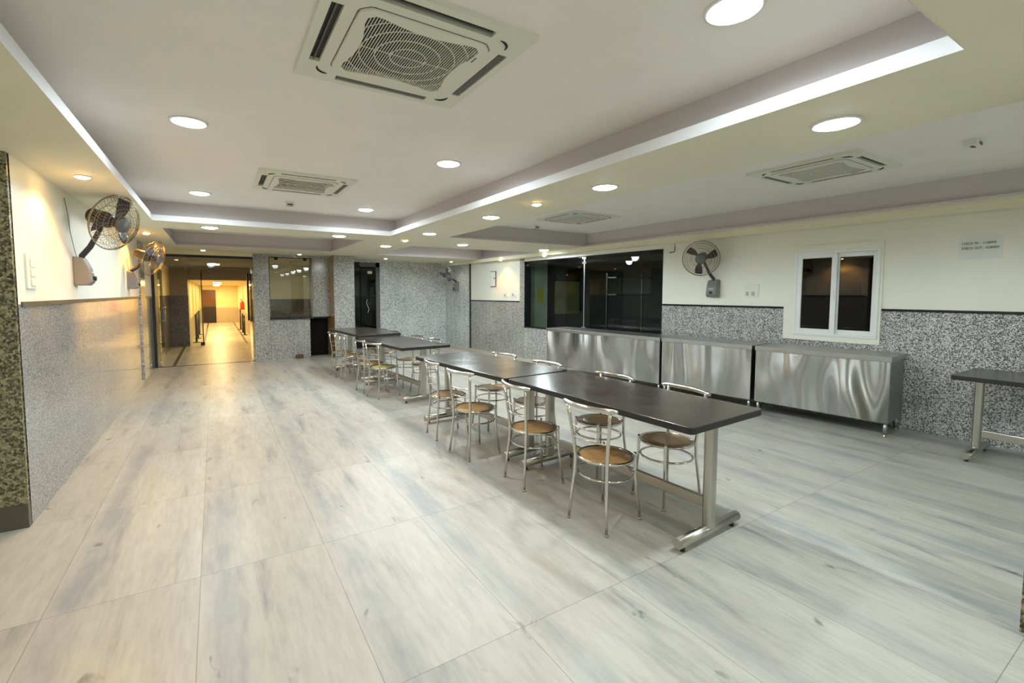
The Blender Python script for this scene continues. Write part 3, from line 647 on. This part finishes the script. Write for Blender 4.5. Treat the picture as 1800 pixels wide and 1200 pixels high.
# ------------------------------------------------------------------ air conditioners
def make_ac(label, loc):
    t = thing('cassette_air_conditioner', label, 'air conditioner', loc, group='ceiling cassette air conditioners')
    h = .475; T = .024
    bm = NB()
    cut = [-h, -.432, -.380, -.27, .27, .380, .432, h]
    for i in range(7):
        for j in range(7):
            slot = (i == 1 and j == 3) or (i == 5 and j == 3) or (j == 1 and i == 3) or (j == 5 and i == 3)
            core = 2 <= i <= 4 and 2 <= j <= 4
            if slot or core: continue
            box(bm, cut[i], cut[j], -T, cut[i+1], cut[j+1], 0)
    for (x0, y0, x1, y1) in ((-.38,-.38,.38,-.325), (-.38,.325,.38,.38), (-.38,-.325,-.325,.325), (.325,-.325,.38,.325)): box(bm, x0, y0, -T, x1, y1, 0)
    for sx in (-1, 1):
        for sy in (-1, 1): box(bm, min(sx*.27, sx*.325), min(sy*.27, sy*.325), -T, max(sx*.27, sx*.325), max(sy*.27, sy*.325), 0)
    bmesh.ops.remove_doubles(bm, verts=bm.verts[:], dist=1e-5)
    obj('panel', bm, 'ac_white', t)
    bm = NB()
    for (x0, y0, x1, y1) in ((-.432,-.27,-.380,.27), (.380,-.27,.432,.27), (-.27,-.432,.27,-.380), (-.27,.380,.27,.432)):
        box(bm, x0+.001, y0+.001, -.006, x1-.001, y1-.001, -.001)
    obj('air_outlet', bm, 'ac_dark', t)
    for (x0, y0, x1, y1) in ((-.412,-.262,-.405,.262), (.388,-.262,.424,.262), (-.262,-.412,.262,-.405), (-.262,.388,.262,.424)):
        b = NB(); box(b, x0, y0, -.020, x1, y1, -.015); obj('flap', b, 'ac_grey', t)
    # corner dashes
    for q in range(4):
        bm = NB(); a0 = PI/4 + q*PI/2
        c = Vector((math.cos(a0), math.sin(a0)))*.455
        pts = [(c.x+.06*math.cos(a0-.8+1.6*k/8)*1 - .0, c.y+.06*math.sin(a0-.8+1.6*k/8), -T-.001) for k in range(9)]
        tube(bm, pts, [.002,.004,.006,.007,.007,.007,.006,.004,.002], 6)
        obj('corner_slot', bm, 'ac_dark', t)
    # grille frame with pincushion opening
    def pin(a):
        """outline of the opening as polar radius"""
        c, s = abs(math.cos(a)), abs(math.sin(a)); m = max(c, s); k = min(c, s)/m
        half = .246 + .055*k**2            # sides bow inwards at their middle
        rr = half/m
        return min(rr, .372)
    n = 96; outer = rrect(.725, .725, .08, 6)
    def outr(a):
        c, s = abs(math.cos(a)), abs(math.sin(a)); r = .318/max(c, s)
        return min(r, .418)
    bm = NB(); za, zb = -T-.010, -T+.018
    ri = [bm.verts.new((pin(2*PI*i/n)*math.cos(2*PI*i/n), pin(2*PI*i/n)*math.sin(2*PI*i/n), za)) for i in range(n)]
    ro = [bm.verts.new((outr(2*PI*i/n)*math.cos(2*PI*i/n), outr(2*PI*i/n)*math.sin(2*PI*i/n), za)) for i in range(n)]
    rt = [bm.verts.new((v.co.x*1.012, v.co.y*1.012, -T+.004)) for v in ro]
    ru = [bm.verts.new((v.co.x, v.co.y, zb)) for v in ri]
    for i in range(n):
        k = (i+1) % n
        bm.faces.new((ri[i], ri[k], ro[k], ro[i])); bm.faces.new((ro[i], ro[k], rt[k], rt[i])); bm.faces.new((ri[i], ri[k], ru[k], ru[i]))
    fr = obj('grille_frame', bm, 'ac_white', t)
    # shadow gap round the lift-out frame
    bm = NB(); pts = [(outr(2*PI*i/n)*1.016*math.cos(2*PI*i/n), outr(2*PI*i/n)*1.016*math.sin(2*PI*i/n), -T+.001) for i in range(n)]
    tube(bm, pts, .003, 5, closed=True); obj('frame_gap', bm, 'ac_grey', t)
    bm = NB(); quad(bm, ((-.315,-.315,-.003),(.315,-.315,-.003),(.315,.315,-.003),(-.315,.315,-.003))); obj('filter', bm, 'ac_brown', t)
    # slats clipped to the opening, plus concentric ribs
    def inside(x, y): return math.hypot(x, y) < pin(math.atan2(y, x))
    bm = NB(); x = -.30
    while x < .30:
        run = None; ys = [-.36+.72*k/180 for k in range(181)]
        for y in ys + [9]:
            ins = y < 5 and inside(x, y)
            if ins and run is None: run = y
            if not ins and run is not None:
                y1 = min(y, .36) if y < 5 else .36
                box(bm, x-.0019, run, -T-.005, x+.0019, y1, -T-.001); run = None
        x += .0128
    for R in (.09, .165, .24, .31):
        arc = []
        for k in range(145):
            a = 2*PI*k/144; p = (R*math.cos(a), R*math.sin(a))
            if inside(*p): arc.append((*p, -T-.003))
            elif len(arc) > 2: tube(bm, arc, .0026, 5); arc = []
            else: arc = []
        if len(arc) > 2: tube(bm, arc, .0026, 5)
    tube(bm, [(-.246, 0, -T-.003), (.246, 0, -T-.003)], .0024, 5)
    obj('slats', bm, 'ac_white', fr)
    # tiny maker's marks on the frame
    bm = NB()
    for k in range(5): box(bm, .262, -.20+.012*k, -T-.0108, .269, -.192+.012*k, -T-.0100)
    for k in range(4): box(bm, .284, -.20+.014*k, -T-.0108, .294, -.190+.014*k, -T-.0100)
    obj('mark', bm, 'ac_grey', fr)
    return t
ac0 = make_ac('large cassette air conditioner nearest, with its slatted grille in full view', (0.885, 2.28, ZC))
dup(ac0, (0.885, 5.50, ZC), label='cassette air conditioner farther back in the main tray beyond the nearest unit')
dup(ac0, (5.18, 2.24, ZC), label='cassette air conditioner in the side tray facing the white sliding window')
dup(ac0, (5.06, 5.65, ZC), label='small-looking cassette air conditioner in the side tray facing the dark window')
dt0 = None
for (x, y, lb) in ((5.255, 1.20, 'small square detector on the side tray ceiling beyond the largest downlight'), (0.91, 6.75, 'small detector on the main tray ceiling behind the second air conditioner'), (5.05, 6.75, 'small detector on the side tray ceiling behind the farthest air conditioner')):
    if dt0 is None:
        dt0 = thing('smoke_detector', lb, 'detector', (x, y, ZC), group='ceiling detectors')
        bm = NB(); prism(bm, rrect(.13, .09, .015), -.05, 0); obj('body', bm, 'white_pl', dt0, bevel=.006)
        bm = NB(); box(bm, -.035, -.0475, -.046, .035, -.0445, -.022); box(bm, -.04, -.012, -.052, .04, .012, -.05); obj('slot', bm, 'ac_grey', dt0)
    else: dup(dt0, (x, y, ZC), label=lb)

# ------------------------------------------------------------------ chairs
def make_chair(label, loc, rz, seatmat='seat'):
    t = thing('dining_chair', label, 'chair', loc, rz, 'steel chairs around the dining tables')
    bm = NB(); lathe(bm, [(0, .462), (.176, .462), (.186, .470), (.182, .479), (.10, .474), (0, .471)], 40); obj('seat', bm, seatmat, t)
    bm = NB(); ring(bm, (0,0,.472), .197, .0115, 48, 10); obj('seat_ring', bm, 'steel_tube', t)
    bm = NB(); ring(bm, (0,0,.352), .196, .0085, 48, 8); obj('foot_ring', bm, 'steel_tube', t)
    for s in (-1, 1):
        bm = NB(); tube(bm, [(.192, s*.168, .004), (.170, s*.150, .20), (.158, s*.141, .35), (.156, s*.139, .48), (.157, s*.140, .500)], [.0095, .0105, .0115, .0125, .010], 12)
        lg = obj('leg', bm, 'steel_tube', t)
        b2 = NB(); lathe(b2, [(0,0),(.014,0),(.014,.012),(.0105,.016),(0,.016)], 12, (.192, s*.168, 0)); obj('foot_cap', b2, 'steel_leg', lg)
        bm = NB(); tube(bm, [(-.200, s*.170, .004), (-.185, s*.155, .20), (-.170, s*.142, .36), (-.166, s*.141, .48), (-.176, s*.153, .60), (-.192, s*.172, .74), (-.206, s*.188, .862)], [.0095, .0105, .0115, .0125, .0125, .0125, .0120], 12)
        lg = obj('leg', bm, 'steel_tube', t)
        b2 = NB(); lathe(b2, [(0,0),(.014,0),(.014,.012),(.0105,.016),(0,.016)], 12, (-.200, s*.170, 0)); obj('foot_cap', b2, 'steel_leg', lg)
    bm = NB(); pts = [(-.205-.048*(1-(k/10)**2) + .02*(abs(k)/10)**4, .238*k/10, .868) for k in range(-10, 11)]
    tube(bm, pts, [.011]+[.0165]*19+[.011], 12); obj('top_rail', bm, 'steel_tube', t)
    for z, hw, x0 in ((.705, .165, -.187), (.625, .156, -.179)):
        bm = NB(); tube(bm, [(x0-.045*(1-(k/8)**2), hw*k/8, z) for k in range(-8, 9)], .0072, 8); obj('back_bar', bm, 'steel_tube', t)
    return t
R_ = math.radians
ch = make_chair('steel chair on the aisle side, nearest the viewer at the open table end', (2.400, 2.345, 0), R_(7))
LC = [((2.370, 3.17), -5, 'second steel chair along the aisle side of the front dining table'),
      ((2.265, 4.05), 8, 'third steel chair along the aisle side of the front dining table'),
      ((2.295, 4.75), -5, 'fourth and farthest steel chair along the aisle side of the front dining tables')]
for (x, y), a, lb in LC: dup(ch, (x, y, 0), R_(a), lb)
ce = make_chair('steel chair with a yellow seat, first on the aisle side of the back tables', (2.275, 7.06, 0), R_(15), 'seat_y')
for (x, y), a, lb in [((2.23, 7.58), 5, 'steel chair right behind the yellow-seated one at the back tables'),
      ((2.205, 8.66), 0, 'third steel chair on the aisle side of the back tables'),
      ((2.165, 9.30), 4, 'farthest steel chair on the aisle side of the back tables')]: dup(ch, (x, y, 0), R_(a), lb)
for (x, y), a, lb in [((3.075, 2.345), 174, 'steel chair opposite the nearest one, tucked under the counter side of the table end'),
      ((3.02, 3.04), 181, 'second steel chair on the counter side of the front dining table'),
      ((2.955, 3.97), 184, 'third steel chair on the counter side of the front dining table'),
      ((2.935, 4.80), 186, 'fourth and farthest steel chair on the counter side of the front dining tables'),
      ((2.96, 7.0), 182, 'first steel chair on the counter side of the back tables, rail over the near corner'),
      ((2.93, 7.68), 185, 'second steel chair on the counter side of the back tables'),
      ((2.90, 8.85), 184, 'third steel chair on the counter side of the back tables'),
      ((2.86, 9.5), 187, 'farthest steel chair on the counter side of the back tables')]: dup(ch, (x, y, 0), R_(a), lb)

# ------------------------------------------------------------------ dining tables
TW, TL, TH = .838, 1.872, .85
def make_table(label, loc, rz):
    t = thing('dining_table', label, 'table', loc, rz, 'dark laminate dining tables')
    bm = NB(); prism(bm, rrect(TW, TL, .035), TH-.044, TH, 0, 1); obj('tabletop', bm, ['table', 'table_edge'], t, bevel=.004)
    for s in (-1, 1):
        y = s*(TL/2-.125)
        bm = NB(); prism(bm, [(a, b+y) for a, b in rrect(.092, .062, .026)], .05, TH-.052)
        for f in bm.faces: f.smooth = False
        pd = obj('pedestal', bm, 'steel_leg', t)
        bm = NB(); tube(bm, [(-.345, y, .062), (.345, y, .062)], .0345, 20); obj('foot_bar', bm, 'steel_leg', pd)
        bm = NB()
        for sx in (-1, 1): lathe(bm, [(0,0),(.016,0),(.016,.018),(.008,.02),(.008,.035),(0,.035)], 12, (sx*.29, y, 0))
        obj('glide', bm, 'rubber', pd)
        bm = NB(); box(bm, -.30, y-.03, TH-.056, .30, y+.03, TH-.045); obj('top_plate', bm, 'steel_leg', pd)
    bm = NB(); box(bm, -.018, -(TL/2-.155), .20, .018, TL/2-.155, .275); obj('stretcher', bm, 'steel_leg', t, bevel=.006)
    return t
def tpos(nl, yaw):   # centre from the near-left top corner
    a = R_(yaw); c, s = math.cos(a), math.sin(a)
    return (nl[0] + c*TW/2 - s*TL/2, nl[1] + s*TW/2 + c*TL/2, 0)
tb = make_table('nearest dark dining table with its end pedestal facing the viewer', tpos((2.394, 1.650), 2.4), R_(2.4))
dup(tb, tpos((2.312, 3.545), 5.0), R_(5.0), 'dark dining table butted behind the nearest one with the amber reflection')
dup(tb, tpos((2.300, 6.300), 4.5), R_(4.5), 'dark dining table across the gap, first of the back pair')
tq = dup(tb, tpos((2.195, 8.22), 4.0), R_(4.0), 'farthest dark dining table, slightly taller, standing before the grey granite wall'); tq.scale = (1, 1, 1.05)
dup(tb, (6.57, 0.525, 0), R_(0), 'dark table against the speckled granite, cut off by the frame')

# ------------------------------------------------------------------ steel counters
def cab_front(y): return 6.48 - (y-2.01)*0.1101
CA = math.atan(0.1101)
def make_counter(label, ya, yb, depth, panels):
    c, s = math.cos(CA), math.sin(CA); ym = (ya+yb)/2
    t = thing('steel_counter', label, 'counter', (cab_front(ym), ym, 0), CA, 'stainless steel serving counters')
    h = (yb-ya)/2/c
    bm = NB(); box(bm, -.012, -h, .870, depth, h, .928); obj('worktop', bm, 'steel_top', t, bevel=.002)
    n = panels
    for k in range(n):
        y0 = -h+.008 + (2*h-.016)*k/n; y1 = -h+.008 + (2*h-.016)*(k+1)/n
        bm = NB()
        box(bm, -.003, y0+.001, .172, .003, y1-.001, .869); obj('front_panel', bm, 'steel_sheet', t, bevel=.0015)
    for sy in (-1, 1):
        bm = NB(); y = sy*(h-.006); box(bm, .008, min(y, y-sy*.012), .172, depth-.01, max(y, y-sy*.012), .87); obj('side_panel', bm, 'steel_side', t)
    bm = NB(); box(bm, .01, -h+.02, .165, depth-.01, h-.02, .172); obj('floor_panel', bm, 'steel_side', t)
    for x in (.05, depth-.06):
        for sy in (-1, 1):
            bm = NB(); y = sy*(h-.04)
            tube(bm, [(x, y, .035), (x, y, .168)], .021, 14); lathe(bm, [(0,0),(.018,0),(.018,.008),(.013,.036),(0,.036)], 14, (x, y, 0)); obj('leg', bm, 'steel_top', t)
    return t
make_counter('nearest stainless steel counter under the white sliding window', 2.01, 3.435, .60, 1)
make_counter('middle stainless steel counter between the other two', 3.475, 4.84, .60, 1)
make_counter('longest stainless steel counter below the dark serving window', 4.865, 7.46, .60, 2)

# ------------------------------------------------------------------ wall fans
def make_fan(label, box_loc, wall_n, centre, axis, wire='fan_wire', blade='fan_dark', boxmat='fan_box', R=.275, spin=0.0, cord=None):
    """box_loc: middle of the wall housing; wall_n: wall normal; centre: middle of the guard; axis: blow direction"""
    W = Vector(box_loc); n = Vector(wall_n).normalized(); Cc = Vector(centre) - W; A = Vector(axis).normalized()
    t = thing('wall_fan', label, 'fan', box_loc, group='wall mounted fans')
    # housing: wedge shaped regulator box
    side = Vector((0,0,1)).cross(n).normalized()
    prof = [(0, -.145), (.11, -.145), (.142, -.105), (.12, .025), (.078, .125), (0, .138)]
    bm = NB()
    a = [bm.verts.new(n*d + Vector((0,0,z)) - side*.085) for d, z in prof]; b = [bm.verts.new(n*d + Vector((0,0,z)) + side*.085) for d, z in prof]
    bm.faces.new(a[::-1]); bm.faces.new(b)
    for i in range(len(prof)):
        k = (i+1) % len(prof); bm.faces.new((a[i], a[k], b[k], b[i]))
    hb = obj('housing', bm, boxmat, t, bevel=.012)
    bm = NB(); kc = n*.130 + Vector((0,0,-.075)); 
    tube(bm, [kc, kc+n*.03], .022, 14); obj('knob', bm, 'black', hb)
    bm = NB(); q = n*.131+Vector((0,0,-.02))
    v = [q+side*.04+Vector((0,0,.0)), q-side*.04, q-side*.04+Vector((0,0,.012))-n*.002, q+side*.04+Vector((0,0,.012))-n*.002]
    f = bm.faces.new([bm.verts.new(p+n*.0015) for p in v]); obj('label_plate', bm, 'white_pl', hb)
    # arm
    start = n*.055 + Vector((0,0,.115)); mot = Cc - A*.10
    bm = NB(); tube(bm, [start - Vector((0,0,.02)), start + Vector((0,0,.03)), start.lerp(mot, .35) - Vector((0,0,.012)), start.lerp(mot, .7), mot - A*.02], [.022, .026, .025, .021, .022], 10); obj('arm', bm, 'fan_dark', t)
    # rotating frame: local x = axis
    ux = A; uy = Vector((0,0,1)).cross(A).normalized(); uz = ux.cross(uy)
    Q = Matrix(((ux.x,uy.x,uz.x),(ux.y,uy.y,uz.y),(ux.z,uy.z,uz.z))).to_quaternion()
    def place(bm):
        bmesh.ops.rotate(bm, verts=bm.verts[:], matrix=Q.to_matrix(), cent=(0,0,0)); bmesh.ops.translate(bm, verts=bm.verts[:], vec=Cc); return bm
    bm = NB(); lathe(bm, [(0,-.275),(.05,-.272),(.072,-.25),(.078,-.12),(.070,-.06),(.045,-.04),(0,-.04)], 24, axis='X'); obj('motor', place(bm), 'fan_motor', t)
    bm = NB(); prof_g = [(.09, .088), (.16, .078), (.225, .055), (R, .0), (.235, -.055), (.15, -.068)]
    nw = 44
    for k in range(nw):                       # radial wires, slightly swept
        pts = []
        for (r, h) in prof_g:
            aa = 2*PI*k/nw + 0.55*(r-.09)*(1 if h > 0 else -1) ; pts.append((h, r*math.cos(aa), r*math.sin(aa)))
        tube(bm, pts, .0016, 4, caps=False)
    for (r, h, rr) in ((.09,.088,.003), (.125,.083,.0022), (.16,.078,.0022), (.20,.065,.0022), (.24,.042,.0022), (R,.0,.0055), (R*.985,-.012,.003), (.235,-.055,.0022), (.15,-.068,.003)):
        ring(bm, (h,0,0), r, rr, 48, 5, axis='X')
    gd = obj('guard', place(bm), wire, t)
    bm = NB(); lathe(bm, [(0,.100),(.066,.098),(.078,.090),(.078,.080),(0,.080)], 28, axis='X'); obj('badge', place(bm), 'fan_cap', gd)
    bm = NB(); lathe(bm, [(0,.05),(.035,.048),(.045,.02),(.045,-.03),(0,-.03)], 20, axis='X'); hub = obj('hub', place(bm), 'fan_dark', t)
    for k in range(3):
        bm = NB(); a0 = spin + 2*PI*k/3; NR, NA = 6, 5; g = []
        for i in range(NR+1):
            r = .035 + (.245-.035)*i/NR; wdt = math.radians(13 + 10*math.sin(PI*min(1, i/NR*.9)))
            row = []
            for j in range(NA+1):
                u = j/NA-.5; aa = a0 + wdt*u*1.5 + .18*(i/NR)
                row.append(bm.verts.new((-.055*u*(1-.2*i/NR), r*math.cos(aa), r*math.sin(aa))))
            g.append(row)
        for i in range(NR):
            for j in range(NA):
                f = bm.faces.new((g[i][j], g[i+1][j], g[i+1][j+1], g[i][j+1])); f.smooth = True
        o = obj('blade', place(bm), blade, t); sd = o.modifiers.new('solid', 'SOLIDIFY'); sd.thickness = .004
    if cord:
        bm = NB(); tube(bm, [Vector(p)-W for p in cord], .003, 6); obj('cord', bm, 'fan_cap', t)
    return t
make_fan('nearest wall fan on the cream wall, dark blades in a bronze wire guard', (XL, 5.98, 1.87), (1,0,0), (-0.82, 5.83, 2.345), (.80, -.54, -.30), spin=1.17, R=.275,
         cord=[(XL+.006, 5.70, 2.53), (XL+.01, 5.76, 2.42), (XL+.012, 5.82, 2.22), (XL+.02, 5.93, 2.03), (XL+.03, 5.97, 1.98)])
make_fan('farther wall fan on the cream wall with bluish blades beside the pilaster', (XL, 9.15, 1.86), (1,0,0), (-0.80, 8.85, 2.19), (.90, -.32, -.30), blade='fan_blue', spin=.4,
         cord=[(XL+.006, 9.05, 2.5), (XL+.012, 9.08, 2.2), (XL+.02, 9.12, 2.0), (XL+.03, 9.15, 1.96)])
make_fan('wall fan between the dark window and the white sliding window', (XW(4.47), 4.47, 1.73), (-1,-.0555,0), (6.66, 4.52, 2.20), (-.86, -.47, -.20), spin=.2)
make_fan('dusty wall fan on the grey granite by the back corner', (XW(12.75), 12.75, 1.86), (-1,-.0555,0), (6.02, 12.55, 2.22), (-.86, -.38, -.45), wire='fan_wire_light', spin=.8, R=.26)

# ------------------------------------------------------------------ small wall things
def plate_right(name, label, y0, y1, z0, z1, cat, rockers=4, mat='white_pl'):
    t = thing(name, label, cat, (0,0,0))
    bm = NB(); rbox(bm, y0, y1, z0, z1, -.002, .012); o = obj('plate', bm, mat, t, bevel=.004)
    n = rockers; zc = z0+(z1-z0)*.28
    for k in range(n):
        a = y0+.02+(y1-y0-.04)*k/n; b = y0+.02+(y1-y0-.04)*(k+1)/n-.006
        bm = NB(); rbox(bm, a, b, zc-.03, zc+.03, .012, .018); obj('rocker', bm, 'rocker_grey' if k % 2 else mat, t)
    return t
plate_right('switch_board', 'large white switch board on the cream wall beside the white window', 3.79, 4.0, 1.585, 1.78, 'switch', 4)
plate_right('switch_plate', 'low white socket plate on the cream panel under the amber spotlight', 10.12, 10.30, 1.56, 1.66, 'switch', 2)
plate_right('switch_plate', 'taller white switch plate next to the granite pilaster of the dark window', 9.76, 9.95, 1.56, 1.74, 'switch', 2)
t = thing('distribution_box', 'flat cream wall box with black outline beside the amber glow', 'wall box', (0,0,0))
bm = NB(); rbox(bm, 10.66, 10.92, 1.82, 2.25, -.002, .02); obj('body', bm, 'black', t)
bm = NB(); rbox(bm, 10.675, 10.905, 1.835, 2.235, .02, .028); obj('door', bm, 'cream', t)
bm = NB(); rbox(bm, 10.69, 10.72, 2.04, 2.07, .028, .04); obj('knob', bm, 'black', t)
t = thing('switch_board', 'white switch board on the cream wall beside the olive pillar', 'switch', (XL, 4.68, 1.81))
bm = NB(); box(bm, -.002, -.11, -.13, .014, .11, .13); obj('plate', bm, 'white_pl', t, bevel=.004)
for k, z in enumerate((.06, -.01, -.08)):
    bm = NB(); box(bm, .014, -.05, z-.028, .02, .05, z+.028); obj('rocker', bm, 'white_pl', t, bevel=.002)
# paper notice with printed lines
t = thing('paper_notice', 'white paper notice with two printed lines on the cream wall above the cut-off table', 'notice', (0,0,0))
bm = NB(); rbox(bm, 1.355, 1.69, 2.02, 2.275, .0005, .002); obj('sheet', bm, 'paper', t)
def wtext(body, y, z, size, par):
    cu = bpy.data.curves.new('lettering', 'FONT'); cu.body = body; cu.size = size*S; cu.extrude = .0003; cu.align_x = 'LEFT'
    o = bpy.data.objects.new('lettering', cu); C.objects.link(o); cu.materials.append(M['ink'])
    ang = -PI/2 + RW_ANG
    bpy.context.view_layer.update(); me = bpy.data.meshes.new_from_object(o); bpy.data.objects.remove(o)
    me.transform(Matrix.Diagonal((.70, 1, 1, 1)))
    o = bpy.data.objects.new('lettering', me); C.objects.link(o)
    me.materials.clear(); me.materials.append(M['ink'])
    o.rotation_euler = (PI/2, 0, ang); o.location = Vector((XW(y)-.0035, y, z))*S; o.parent = par
    return o
wtext('CHECK IN :  11:00AM', 1.668, 2.180, .040, t)
wtext('CHECK OUT : 10:00AM', 1.668, 2.128, .040, t)
bm = NB(); y = 5.2
tube(bm, [(XW(y)-.03, y, 2.46), (XW(y)-.03, y, 2.40), (XW(y)-.012, y+.03, 2.37), (XW(y)-.012, y+.12, 2.365)], .006, 6)
tube(bm, [(XW(y)-.03, y, 2.46), (XW(y)-.03, y, 2.516)], .004, 6)
tag(obj('cable_stub', bm, 'black'), 'short black cable end hanging above the corner of the dark window', 'cable')

# ------------------------------------------------------------------ world, camera, view
wd = bpy.data.worlds.new('World'); sc.world = wd; wd.use_nodes = True
wd.node_tree.nodes['Background'].inputs[0].default_value = (0.02, 0.025, 0.03, 1); wd.node_tree.nodes['Background'].inputs[1].default_value = 0.2
F, CX, CY = 800.7, 860.4, 565.8; yaw, pitch = math.radians(31.07), math.radians(3.64)
cam = bpy.data.cameras.new('Camera'); co = bpy.data.objects.new('Camera', cam); C.objects.link(co); sc.camera = co
cam.sensor_fit = 'HORIZONTAL'; cam.sensor_width = 36; cam.lens = F/1800*36
cam.shift_x = (900-CX)/1800; cam.shift_y = -(600-CY)/1800
cam.clip_start = 0.05; cam.clip_end = 200
co.location = (0, 0, 1.65*S); co.rotation_euler = (PI/2-pitch, 0, -yaw)
vs = sc.view_settings; vs.view_transform = 'Standard'; vs.look = 'None'; vs.gamma = 1; vs.use_curve_mapping = False
vs.exposure = 0.60
sc.cycles.use_denoising = True; sc.cycles.max_bounces = 10; sc.cycles.diffuse_bounces = 6; sc.cycles.transparent_max_bounces = 12
